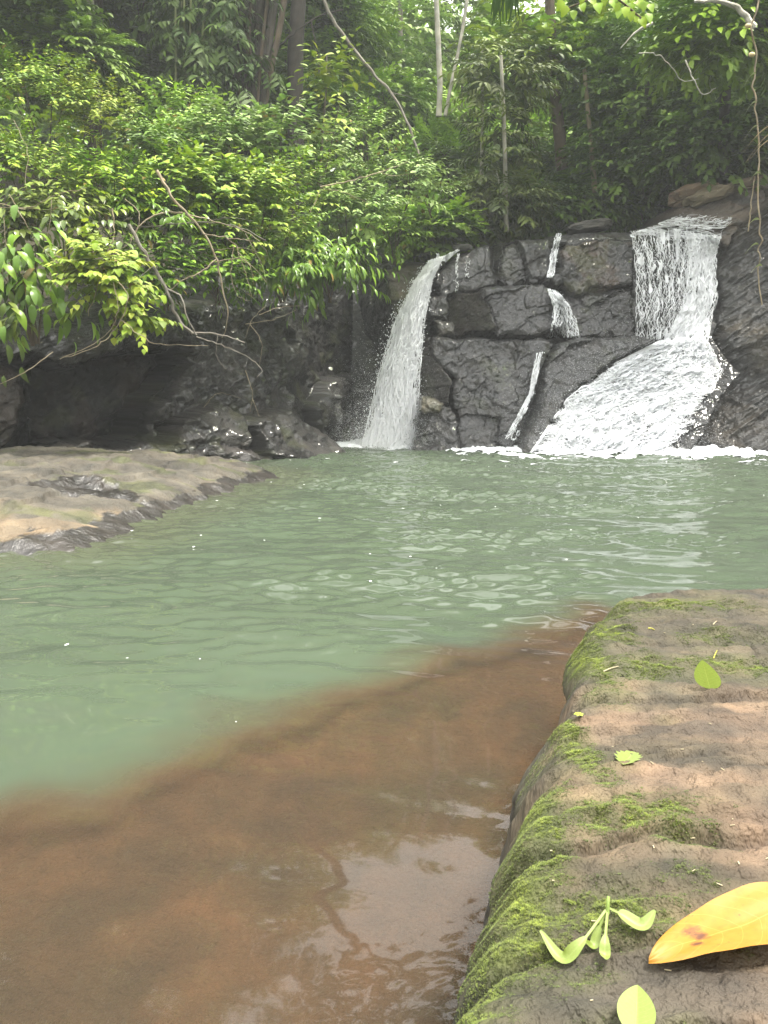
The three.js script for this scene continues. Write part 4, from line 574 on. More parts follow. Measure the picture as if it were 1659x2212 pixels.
{
  seed(22);
  const T = thing('waterfall', at(1330, 968, 12.4), 'broad white waterfall cascading down the right side of the cliff', 'waterfall');
  const f1 = flow([[1358, 500], [1370, 560], [1373, 640], [1374, 732]], [[1490, 494], [1490, 560], [1488, 640], [1470, 735]], (x, y) => onCliff(x, y, 0.06), 14, 40);
  const f2 = flow([[1476, 503], [1484, 560], [1478, 650], [1430, 745]], [[1552, 512], [1540, 560], [1543, 640], [1522, 745]], (x, y) => onCliff(x, y, 0.07), 14, 40);
  const f3 = flow([[1425, 735], [1310, 792], [1222, 862], [1140, 985]], [[1522, 735], [1556, 800], [1520, 868], [1448, 988]], (x, y) => onCliff(x, y, 0.07), 26, 50);
  const f4 = flow([[1474, 462], [1420, 484], [1362, 506]], [[1590, 470], [1562, 495], [1545, 530]], (x, y) => onCliff(x, y, 0.03), 12, 20);
  const S = new Strands();
  strands(S, f1, 420, { r: 0.0055, len: 0.2, jit: 0.12, fr: 8, out: 0.08, cl: 19 });
  strands(S, f2, 900, { r: 0.007, len: 0.16, jit: 0.22, fr: 8, out: 0.14 });
  strands(S, f3, 2000, { r: 0.007, len: 0.14, jit: 0.2, fr: 9, out: 0.12 });
  strands(S, f4, 110, { r: 0.006, len: 0.3, jit: 0.35, fr: 8, out: 0.03, cl: 9 });
  part('water_strands', local(S.geo(), T), white, T, 'stuff');
  const a = sheet(f2, 90, 170, 0.08, [5, 7], 0.02, 0.0, 0.14), b = sheet(f3, 230, 210, 0.15, [9, 8], -0.01, 0.1, 0.14), c = sheet(f1, 130, 200, 0.05, [10, 4], 0.0, 0.62, 0.14), d = sheet(f4, 90, 60, 0.03, [9, 7], 0.0, 0.6, 0.14); for (const g of [a, b, c]) { part('water_sheet', local(g, T), g === b ? churn : white, T, 'stuff'); }
  const dm = blobs(1600, () => { const t = Math.pow(rnd(), 0.4), p = f3(rnd(), t); p.z += 0.05 + Math.abs(gs()) * 0.35; p.y += Math.abs(gs()) * 0.16; p.x += gs() * 0.1; return p.sub(T.position); }, () => rr(0.003, 0.0085)).concat(blobs(900, () => f1(rnd(), rnd()).add(V(gs() * 0.05, 0, 0.05 + 0.15 * rnd())).sub(T.position), () => rr(0.003, 0.007)));
  inst('spray_drops', dropGeo, drops, dm, null, T);
  inst('water_clumps', dropGeo, white, blobs(300, () => f3(clamp(0.5 + 0.75 * gs()), Math.pow(rnd(), 0.6)).add(V(gs() * 0.06, gs() * 0.05, 0.06 + 0.12 * rnd())).sub(T.position), () => rr(0.004, 0.011)), null, T);
  // trickles
  const trick = (label, fl, dr) => { const Q = thing('water_trickle', fl[0][0](0.5, 1), label, 'trickle'), s = new Strands(); for (const [f, n, o] of fl) strands(s, f, n, o); part('water_strands', local(s.geo(), Q), white, Q, 'stuff'); if (dr) inst('spray_drops', dropGeo, drops, blobs(dr, () => { const f = fl[Math.floor(rnd() * fl.length)][0]; return f(rnd(), rnd()).add(V(gs() * 0.05, 0, 0.04 + 0.08 * rnd())).sub(Q.position); }, () => rr(0.003, 0.007)), null, Q); };
  const fl = (a, b, off = 0.05) => flow(a, b, (x, y) => onCliff(x, y, off), 5, 24);
  trick('thin white stream spilling through the middle notch of the cliff', [[fl([[1198, 506], [1190, 545], [1180, 600]], [[1211, 506], [1203, 545], [1194, 600]]), 70, { r: 0.009, len: 0.3, jit: 0.25, fr: 4, out: 0.06 }], [fl([[1180, 624], [1196, 660], [1188, 730]], [[1202, 628], [1234, 668], [1252, 730]], 0.1), 190, { r: 0.009, len: 0.28, jit: 0.2, fr: 4, out: 0.1 }]], 260);
  trick('thin trickle running down beside the dark edge of the lower block', [[fl([[1156, 764], [1142, 850], [1116, 900], [1090, 948]], [[1172, 760], [1152, 850], [1128, 902], [1118, 950]], 0.06), 130, { r: 0.008, len: 0.2, jit: 0.35, fr: 5, out: 0.06 }]], 120);
  trick('hair-thin broken trickle on the upper left block', [[fl([[985, 548], [983, 590], [982, 632]], [[992, 548], [990, 590], [989, 632]], 0.04), 26, { r: 0.007, len: 0.14, jit: 0.6, fr: 9, out: 0.03 }], [fl([[1005, 560], [1004, 600]], [[1016, 560], [1014, 610]], 0.03), 8, { r: 0.005, len: 0.2, jit: 0.6, fr: 9, out: 0.02 }]], 30);
}
{ // fine spray hanging over the landing places
  seed(24); const ms = []; const puff = (n, cx, sx, z, h, dz) => { for (let k = 0; k < n; k++) { const c = atY(cx + sx * gs() * 1.5, 968, 0), y = -Math.log(1 - 0.995 * rnd()) * h; ms.push(new THREE.Matrix4().makeScale(1, 1, 1).multiplyScalar(rr(0.0016, 0.003)).setPosition(c.x * z / -c.z, y + 0.02, -z + Math.abs(gs()) * dz)); } };
  puff(36000, 1310, 180, 12.3, 0.42, 1.1); puff(9000, 1400, 110, 12.4, 0.9, 0.8); puff(22000, 830, 95, 12.7, 0.38, 0.8);
  ms.forEach((m) => { m.elements[15] = 1; });
  tag(inst('mist', new THREE.OctahedronGeometry(1, 0), drops, ms, null, null), 'fine white spray drifting above the feet of the waterfalls', 'spray', null, 'stuff');
}
{ // foam where the falls land
  seed(23);
  const line = (a) => a.map(([x, y]) => { const p = atY(x, y, 0); return [p.x, p.z]; }), L1 = line([[700, 963], [780, 960], [905, 962]]), L2 = line([[1140, 968], [1250, 970], [1350, 972], [1465, 974]]), L3 = line([[640, 976], [700, 966]]), L4 = line([[1090, 962], [1140, 966]]);
  const dens = (x, z) => Math.max(1.25 * Math.exp(-((dPoly(L1, x, z, false) / 0.9) ** 2)), 1.35 * Math.exp(-((dPoly(L2, x, z, false) / 1.45) ** 2)), 0.95 * Math.exp(-((dPoly(L3, x, z, false) / 0.4) ** 2)), 0.45 * Math.exp(-((dPoly(L4, x, z, false) / 0.3) ** 2))) ;
  const val = (x, z) => dens(x, z) + 0.75 * fbm(x * 2.2, z * 4.5, 3, 5) + 0.25 * ridge(x * 4, z * 6, 9, 3) * 0.6, keep = [];
  const g = gridGeo(420, 190, (i, j) => { const x = -2.6 + 9 * i / 420, z = -9.6 - 5 * j / 190, v = val(x, z), h = sstep(0.4, 1.3, v); keep.push(v > 0.68 ? 1 : 0); return [x, waveY(x, z) + 0.004 + (0.03 + 0.06 * sstep(0.8, 1.5, v)) * h * (0.5 + 0.8 * Math.abs(noise(x * 5, z * 7, 2)) + 0.4 * noise(x * 14, z * 18, 6)), z, 1, 1, 1, x, z]; });
  g.deleteAttribute('color'); const m = splitGeo(g, (a, b, c) => keep[a] && keep[b] && keep[c] ? 1 : 0).get(1);
  tag(part('foam', m, mat([0.58, 0.6, 0.63], 0.6)), 'white foam on the pool where the falls land', 'foam', null, 'stuff');
  const fm = []; for (let n = 0; n < 6000 && fm.length < 70; n++) { const z = -1.3 - 10 * Math.pow(rnd(), 0.8), x = rr(-0.45, 0.5) * -z * 1.05; if (inPoly(SHELF, x, z) || rnd() > 0.25 + 0.5 * sstep(-2, 2, x)) continue; const s = rr(0.0015, 0.005) * Math.min(1.6, 0.6 - z * 0.12); fm.push(new THREE.Matrix4().makeRotationY(rnd() * 6).scale(V(s * rr(0.8, 3), s * 0.25, s)).setPosition(x, waveY(x, z) + 0.001, z)); }
  tag(inst('foam_flecks', new THREE.IcosahedronGeometry(1, 1), mat([0.85, 0.87, 0.88], 0.5), fm, null, null), 'tiny white foam flecks drifting over the pool', 'foam flecks', null, 'stuff');
}

// ---------------------------------------------------------------- plants
const PAL = {
  bright: [[0.25, 0.37, 0.02], [0.20, 0.33, 0.025], [0.30, 0.40, 0.025], [0.14, 0.26, 0.02]],
  yellow: [[0.34, 0.40, 0.035], [0.28, 0.37, 0.035], [0.22, 0.32, 0.025]],
  mid: [[0.27, 0.42, 0.035], [0.31, 0.46, 0.045], [0.2, 0.34, 0.03]],
  pale: [[0.25, 0.36, 0.09], [0.30, 0.41, 0.11], [0.19, 0.31, 0.07]],
  dark: [[0.14, 0.25, 0.025], [0.19, 0.31, 0.03], [0.1, 0.19, 0.02]],
  olive: [[0.16, 0.21, 0.035], [0.20, 0.26, 0.045], [0.10, 0.15, 0.03]],
};
const leafM = { gloss: leafMat([1, 1, 1], 0.3, 0.3), soft: leafMat([1, 1, 1], 0.55, 0.5) };
const partMats = new Map(); const partMat = (pal, k, gl) => { const key = pal + k + gl; if (!partMats.has(key)) partMats.set(key, leafMat(PAL[pal][k % PAL[pal].length], gl ? 0.3 : 0.5, 0.36)); return partMats.get(key); };
const bark = (c) => mat(c, 0.9, { bumpMap: rep(T_bark, 2, 1), bumpScale: 0.02, map: rep(T_rockCol, 1.5) });
const BARK = { brown: bark([0.12, 0.09, 0.06]), pale: bark([0.42, 0.4, 0.34]), grey: bark([0.2, 0.18, 0.15]), dark: bark([0.06, 0.05, 0.04]), dry: bark([0.33, 0.27, 0.18]), green: mat([0.1, 0.14, 0.04], 0.6) };

// a bush: stems from its foot, twigs through an uneven crown, leaves along the twigs
function bush(o) {
  seed(o.seed); const c = o.c, base = o.base ?? V(c.x + gs() * 0.2, c.y - o.r[1] * 1.0, c.z - 0.25), T = thing(o.name ?? 'bush', base, o.label, o.category ?? 'bush', o.group);
  const lg = LEAF[o.leaf ?? 'ovate'], n = o.n, mats = [], cols = [], near = [], pal = PAL[o.pal], per = o.per ?? 9, twigs = Math.ceil(n / per), st = [];
  for (let k = 0; k < (o.stems ?? 5); k++) { const d = V(gs(), rr(0.1, 1), gs()).normalize(), e = V(c.x + d.x * o.r[0] * 0.7, c.y + d.y * o.r[1] * 0.7, c.z + d.z * o.r[2] * 0.6), m = base.clone().lerp(e, 0.5).add(V(gs() * 0.1, 0.1, gs() * 0.1)); st.push(tube([base.clone().add(V(gs() * 0.05, 0, gs() * 0.05)), m, e], (t) => (o.stemR ?? 0.012) * (1 - 0.75 * t), 5, 8)); }
  part('stems', local(mergeGeometries(st), T), o.bark ?? BARK.brown, T);
  for (let k = 0; k < twigs; k++) {
    const d = V(gs() * 1.2, gs() * 1.0 + 0.25, gs() * 1.2 + 0.15).normalize(), lob = 0.78 + 0.5 * noise(d.x * 1.9 + o.seed, d.y * 1.9, d.z * 1.9), q = lob * (0.4 + 0.62 * Math.sqrt(rnd()));
    const p = V(c.x + d.x * o.r[0] * q, c.y + d.y * o.r[1] * q, c.z + d.z * o.r[2] * q), tw = V(d.x + gs() * 0.6, d.y * 0.7 + (o.rise ?? 0.15) + gs() * 0.4, d.z + gs() * 0.6).normalize(), L = o.size * rr(1.6, 3.2), side = V(0, 1, 0).cross(tw).normalize();
    const shade = rr(0.75, 1.2), pc = pal[Math.floor(rnd() * pal.length)];
    for (let i = 0; i < per; i++) {
      const t = i / (per - 1), sd = i === per - 1 ? 0 : (i % 2 ? 1 : -1), lp = p.clone().addScaledVector(tw, (t - 0.3) * L), dir = tw.clone().multiplyScalar(rr(0.4, 0.9)).addScaledVector(side, sd * rr(0.6, 1)).add(V(0, -(o.droop ?? 0.35) * rr(0.4, 1.3), 0)), up = V(gs() * 0.45 + d.x * 0.3, 1, gs() * 0.45 + d.z * 0.3 + 0.15);
      lp.y -= 0.25 * L * t * t * (o.droop ?? 0.35);
      const s = o.size * rr(0.65, 1.25) * (1 - 0.25 * t), young = t > 0.8 ? 1.25 : 1, b = shade * rr(0.8, 1.2) * young;
      lp.sub(base); mats.push(basis(lp, dir, up, s)); if (rnd() < 0.02) cols.push([0.3 * b, 0.22 * b, 0.06 * b]); else cols.push([pc[0] * b, pc[1] * b, pc[2] * b]); near.push(lp.z * 1.0 + lp.y * 0.15 + 0.25 * rnd());
    }
  }
  const np = o.parts ?? 0; let keep = mats, kc = cols;
  if (np) {
    const ord = near.map((v, i) => i).sort((a, b) => near[b] - near[a]), sel = new Set(ord.slice(0, np)); keep = []; kc = [];
    mats.forEach((m, i) => { if (!sel.has(i)) { keep.push(m); kc.push(cols[i]); return; } const e = new THREE.Mesh(lg, partMat(o.pal, i % 3, o.gloss)); e.name = 'leaf'; e.applyMatrix4(m); e.castShadow = e.receiveShadow = true; T.add(e); });
  }
  inst('foliage', lg, o.gloss ? leafM.gloss : leafM.soft, keep, kc, T); return T;
}
const B = (px, py, z, rx, ry, o) => { const k = z / (FPX * 0.985), c = at(px, py, z); return bush({ ...o, c, r: [rx * k, ry * k, (o.depth ?? 0.8) * (rx + ry) / 2 * k] }); };
const left = 'leafy bushes on the left bank';
const LB = [
  [55, 610, 8.2, 120, 120, { leaf: 'broad', size: 0.22, n: 210, per: 3, pal: 'dark', gloss: 1, droop: 0.8, name: 'broadleaf_plant', label: 'big-leaved glossy plant hanging over the rock lip at the far left', category: 'plant', parts: 50, stemR: 0.012 }],
  [225, 610, 8.0, 110, 95, { leaf: 'heart', size: 0.13, n: 420, pal: 'yellow', droop: 0.6, label: 'yellow-green heart-leaved bush spilling over the lip beside the big-leaved plant', parts: 150 }],
  [300, 690, 7.9, 45, 50, { leaf: 'heart', size: 0.12, n: 110, pal: 'yellow', droop: 0.8, label: 'yellow-green trailing sprays hanging lowest over the dark rock hollow', parts: 60 }],
  [110, 490, 8.8, 160, 100, { leaf: 'ovate', size: 0.16, n: 480, pal: 'olive', gloss: 1, droop: 0.7, label: 'olive tangle of drooping leaves and bare vines above the big-leaved plant', parts: 90 }],
  [30, 690, 8.0, 90, 50, { leaf: 'broad', size: 0.19, n: 60, per: 3, pal: 'olive', gloss: 1, droop: 1.2, label: 'few large drooping leaves lowest at the left edge of the photo', parts: 30 }],
  [60, 380, 9.6, 170, 100, { leaf: 'ovate', size: 0.11, n: 850, pal: 'bright', label: 'dense bright bush at the left edge above the vine tangle', parts: 60 }],
  [70, 230, 10.6, 170, 120, { leaf: 'ovate', size: 0.10, n: 1100, pal: 'bright', label: 'tall bright bush mass climbing highest at the left edge', parts: 60 }],
  [215, 270, 10.8, 120, 110, { leaf: 'ovate', size: 0.10, n: 800, pal: 'yellow', label: 'rounded yellow-green bush below the pale lichened trunk', parts: 60 }],
  [230, 420, 9.5, 130, 90, { leaf: 'ovate', size: 0.12, n: 700, pal: 'bright', gloss: 1, label: 'glossy green bush behind the top of the bare leaning branch', parts: 80 }],
  [330, 350, 10.4, 110, 100, { leaf: 'ovate', size: 0.13, n: 650, pal: 'dark', label: 'medium green bush left of the broken branch tip', parts: 60 }],
  [430, 420, 10, 110, 90, { leaf: 'heart', size: 0.14, n: 600, pal: 'bright', label: 'vivid green bush right behind the broken branch tip', parts: 120 }],
  [540, 440, 10.4, 120, 90, { leaf: 'heart', size: 0.13, n: 700, pal: 'bright', label: 'vivid lime bush in the middle of the left bank', parts: 120 }],
  [470, 320, 11.6, 140, 80, { leaf: 'heart', size: 0.13, n: 650, pal: 'pale', label: 'pale green bush crown above the lime bushes', parts: 60 }],
  [380, 260, 12.4, 120, 70, { leaf: 'ovate', size: 0.14, n: 450, pal: 'mid', label: 'shaded bush in front of the bamboo foot', parts: 20 }],
  [600, 310, 12.2, 110, 80, { leaf: 'heart', size: 0.15, n: 420, pal: 'pale', label: 'pale bush with large leaves left of the slim sapling', parts: 60 }],
  [640, 430, 11.8, 110, 100, { leaf: 'ovate', size: 0.13, n: 650, pal: 'bright', label: 'bright bush left of the long bare side branch', parts: 80 }],
  [760, 470, 12, 120, 90, { leaf: 'ovate', size: 0.15, n: 560, pal: 'pale', label: 'pale green bush leaning over the dark rock recess', parts: 90 }],
  [860, 400, 12.8, 110, 80, { leaf: 'ovate', size: 0.15, n: 480, pal: 'pale', label: 'pale leafy bush above the left waterfall', parts: 80 }],
  [930, 420, 13.4, 80, 40, { leaf: 'ovate', size: 0.15, n: 130, pal: 'pale', label: 'sprays of pale leaves reaching right over the cliff top', parts: 60 }],
  [850, 500, 12.8, 80, 60, { leaf: 'ovate', size: 0.13, n: 330, pal: 'mid', label: 'small medium green bush just left of the cliff corner', parts: 40 }],
  [700, 580, 11.7, 130, 65, { leaf: 'lance', size: 0.24, n: 480, pal: 'dark', gloss: 1, droop: 0.8, label: 'dark glossy long-leaved bush overhanging the recess', parts: 90 }],
  [600, 590, 10.8, 90, 55, { leaf: 'lance', size: 0.2, n: 320, pal: 'dark', gloss: 1, droop: 0.7, label: 'dark long-leaved bush over the wet rock left of the recess', parts: 60 }],
  [470, 590, 9.8, 110, 60, { leaf: 'ovate', size: 0.13, n: 420, pal: 'dark', gloss: 1, label: 'dark glossy bush under the horizontal bare branch', parts: 70 }],
  [345, 590, 9.2, 80, 70, { leaf: 'ovate', size: 0.15, n: 330, pal: 'dark', gloss: 1, label: 'glossy bush at the foot of the leaning dead trunk', parts: 70 }],
  [330, 480, 9.6, 100, 70, { leaf: 'lance', size: 0.2, n: 380, pal: 'dark', gloss: 1, label: 'glossy narrow-leaved bush left of the leaning dead trunk', parts: 60 }],
  [480, 510, 10, 100, 60, { leaf: 'ovate', size: 0.12, n: 480, pal: 'bright', label: 'green bush just above the horizontal bare branch', parts: 60 }],
  [620, 520, 11, 100, 60, { leaf: 'ovate', size: 0.12, n: 420, pal: 'bright', label: 'lime bush right of the dead twig fan', parts: 60 }],
  [710, 350, 13.4, 80, 70, { leaf: 'ovate', size: 0.16, n: 260, pal: 'pale', label: 'mid-height leaves around the stem of the slim sapling', parts: 40 }],
  [790, 300, 15, 90, 70, { leaf: 'ovate', size: 0.14, n: 350, pal: 'mid', label: 'shaded bush right of the slim sapling', parts: 20 }],
];
LB.forEach(([x, y, z, rx, ry, o], i) => B(x, y, z, rx, ry, { seed: 100 + i, group: left, ...o, size: o.size * (o.leaf === 'broad' ? 1 : 0.92), n: Math.round(o.n * (o.leaf === 'broad' ? 1 : 2)) }));

// hanging and dead wood
function wood(name, label, category, m, list, leaves) { const pts = list.map(([pp, z0, z1, r0, r1, sd]) => pxTube(pp, z0, z1, (t) => 0.75 * lerp(r0, r1, t), sd ?? 6, 0.25, 0.025)); const [pp, z0] = list[0], T = thing(name, at(pp[0][0], pp[0][1], z0), label, category); pts.forEach((g, i) => part(i ? 'twig' : 'branch', local(g, T), m, T)); leaves?.(T); return T; }
wood('dead_branch', 'broken bare branch with a cut pale tip leaning in the lime bushes', 'branch', BARK.dry, [
  [[[338, 368], [375, 430], [430, 490], [462, 545], [480, 620], [492, 690], [480, 730]], 8.9, 9.2, 0.026, 0.007], [[[395, 460], [350, 460], [310, 480], [285, 515], [280, 560]], 9, 8.8, 0.014, 0.004], [[[400, 462], [470, 480], [530, 500], [560, 520]], 9, 8.9, 0.012, 0.004],
  [[[468, 560], [430, 590], [395, 605], [350, 640], [320, 655]], 9, 8.8, 0.013, 0.004], [[[468, 565], [520, 560], [560, 590], [575, 610]], 9, 8.9, 0.01, 0.003], [[[440, 505], [500, 520], [520, 560], [545, 640]], 9, 8.9, 0.01, 0.003], [[[470, 540], [520, 535], [560, 545]], 9, 8.9, 0.007, 0.002], [[[505, 530], [500, 600], [515, 640], [540, 650]], 9, 8.9, 0.008, 0.002], [[[530, 505], [560, 560], [580, 620]], 8.95, 8.85, 0.006, 0.002], [[[490, 515], [540, 520], [570, 535], [585, 570]], 8.95, 8.85, 0.006, 0.002], [[[515, 545], [540, 575], [548, 615]], 8.95, 8.85, 0.006, 0.002]]);
wood('dead_tree', 'dark leaning dead tree trunk that reaches down onto the wet rock', 'trunk', BARK.grey, [
  [[[278, 485], [320, 560], [362, 630], [385, 690], [418, 722]], 8.8, 8.9, 0.03, 0.022, 8], [[[362, 625], [390, 640], [402, 680], [425, 725]], 8.85, 8.75, 0.015, 0.01], [[[415, 720], [470, 722], [530, 740]], 8.85, 8.6, 0.018, 0.008], [[[425, 728], [490, 750], [545, 778], [566, 800], [555, 815]], 8.8, 8.5, 0.012, 0.004], [[[470, 722], [468, 770], [490, 800]], 8.7, 8.6, 0.005, 0.002], [[[330, 575], [300, 600]], 8.8, 8.7, 0.008, 0.003]]);
wood('bare_branch', 'long horizontal bare branch crossing the left bank', 'branch', BARK.grey, [[[[270, 495], [350, 487], [440, 480], [520, 492], [575, 520]], 9.3, 9.1, 0.014, 0.006], [[[440, 480], [500, 470], [545, 478]], 9.2, 9.1, 0.006, 0.003]]);
wood('hanging_vine', 'kinked brown vine hanging down beside the yellow-green bush', 'vine', BARK.dry, [[[[243, 450], [246, 510], [232, 545], [218, 590], [205, 640], [188, 680]], 7.9, 7.8, 0.009, 0.005], [[[270, 430], [300, 460], [295, 500], [260, 540], [225, 560]], 8, 7.9, 0.006, 0.003], [[[225, 560], [170, 580], [120, 590]], 7.9, 7.9, 0.005, 0.002], [[[225, 565], [190, 600], [170, 640]], 7.9, 7.9, 0.004, 0.002]]);
wood('trailing_vine', 'looping thin vine trailing along the rock lip under the yellow-green bush', 'vine', BARK.dry, [[[[250, 600], [275, 640], [262, 690], [220, 740], [150, 770], [130, 775]], 7.6, 7.6, 0.007, 0.005], [[[245, 610], [255, 660], [240, 710], [180, 755], [135, 772]], 7.6, 7.6, 0.006, 0.004], [[[260, 690], [330, 740], [400, 745], [450, 748]], 7.6, 7.6, 0.006, 0.003], [[[115, 760], [60, 800], [0, 830]], 7.6, 7.4, 0.006, 0.004]]);
wood('bare_vine', 'grey vines criss-crossing the olive tangle near the left edge', 'vine', BARK.dry, [[[[0, 440], [60, 450], [110, 425], [190, 405]], 8.1, 8.1, 0.007, 0.004], [[[20, 420], [80, 520], [140, 590], [165, 625]], 8, 7.8, 0.006, 0.004], [[[112, 430], [108, 480], [100, 520]], 8.1, 8, 0.004, 0.003], [[[0, 448], [70, 452], [210, 446]], 8.05, 8.05, 0.004, 0.003], [[[30, 260], [60, 330], [55, 400], [80, 440]], 9, 8.4, 0.005, 0.003], [[[8, 470], [12, 540], [4, 600]], 8, 7.9, 0.005, 0.003]]);
wood('side_branch', 'long bare side branch reaching right above the pale bush', 'branch', BARK.dry, [[[[692, 404], [760, 390], [820, 372], [880, 350]], 11.4, 11.8, 0.016, 0.006], [[[700, 408], [740, 415], [800, 440]], 11.4, 11.5, 0.009, 0.004], [[[690, 410], [680, 440], [640, 500], [600, 540]], 11.4, 11, 0.01, 0.005], [[[820, 372], [850, 380], [900, 372]], 11.6, 11.6, 0.006, 0.003]]);
wood('root_tangle', 'dry rootlets and twigs hanging over the wet rock', 'roots', BARK.dry, [[[[560, 680], [600, 665], [650, 660]], 9.8, 9.8, 0.006, 0.003], [[[540, 700], [565, 740], [560, 790]], 9.4, 9.3, 0.004, 0.002], [[[575, 660], [545, 690], [530, 730]], 9.7, 9.5, 0.004, 0.002], [[[530, 800], [545, 850], [540, 890]], 9.3, 9.2, 0.004, 0.002], [[[545, 860], [560, 900]], 9.3, 9.2, 0.003, 0.002], [[[530, 700], [590, 690], [640, 670]], 9.5, 9.7, 0.004, 0.002], [[[440, 880], [470, 850], [520, 860]], 9.1, 9.1, 0.003, 0.002]]);

// slim sapling with large pale leaves
{
  const T = bush({ name: 'sapling', label: 'slim sapling with big pale leaves and a bright leafy top', category: 'sapling', seed: 71, c: at(718, 215, 13), base: at(690, 430, 13), r: [0.42, 0.85, 0.4], leaf: 'ovate', size: 0.2, n: 190, per: 6, pal: 'yellow', parts: 90, stems: 3 });
  part('stem', local(tube([at(688, 500, 13), at(692, 400, 13), at(697, 300, 13), at(704, 200, 13), at(706, 120, 13)], (t) => 0.022 - 0.012 * t, 6), T), BARK.grey, T);
}
// ---- trees of the forest behind the falls
function crown(T, lobes, o) { // lobes: [center, r, n]; sprays of leaves
  const mats = [], cols = [], pal = PAL[o.pal];
  for (const [c, r, n] of lobes) for (let k = 0; k < n; k++) {
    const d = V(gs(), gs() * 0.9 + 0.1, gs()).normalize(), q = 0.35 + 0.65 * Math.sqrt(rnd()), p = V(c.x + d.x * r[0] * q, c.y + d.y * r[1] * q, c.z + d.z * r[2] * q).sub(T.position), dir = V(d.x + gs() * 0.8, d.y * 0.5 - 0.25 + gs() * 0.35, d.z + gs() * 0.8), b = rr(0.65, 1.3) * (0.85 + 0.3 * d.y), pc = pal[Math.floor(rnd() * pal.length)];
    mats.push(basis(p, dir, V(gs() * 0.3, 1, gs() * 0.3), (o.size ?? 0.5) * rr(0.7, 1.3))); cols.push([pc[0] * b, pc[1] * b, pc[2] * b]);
  }
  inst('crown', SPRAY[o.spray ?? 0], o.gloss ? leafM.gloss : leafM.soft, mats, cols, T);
}
function tree(o) { // trunk by pixels at depth z; crown lobes by pixels
  seed(o.seed); const z = o.z, f = o.trunk[0], base = at(f[0], f[1], z); const T = thing(o.name ?? 'tree', base, o.label, o.category ?? 'tree', o.group);
  part('trunk', local(pxTube(o.trunk, z, o.z1 ?? z, (t) => lerp(o.r[0], o.r[1], t), 9, 0.18), T), o.bark ?? BARK.grey, T);
  (o.limbs ?? []).forEach((l) => part('limb', local(pxTube(l.p, l.z ?? z, l.z1 ?? z, (t) => lerp(l.r ?? 0.05, 0.012, t), 6), T), o.bark ?? BARK.grey, T));
  const k = 1 / (FPX * 0.985); if (o.lobes) crown(T, o.lobes.map(([x, y, rx, ry, n, dz]) => { const zz = z + (dz ?? 0); return [at(x, y, zz), [rx * zz * k, ry * zz * k, (rx + ry) * 0.4 * zz * k], n]; }), o); return T;
}
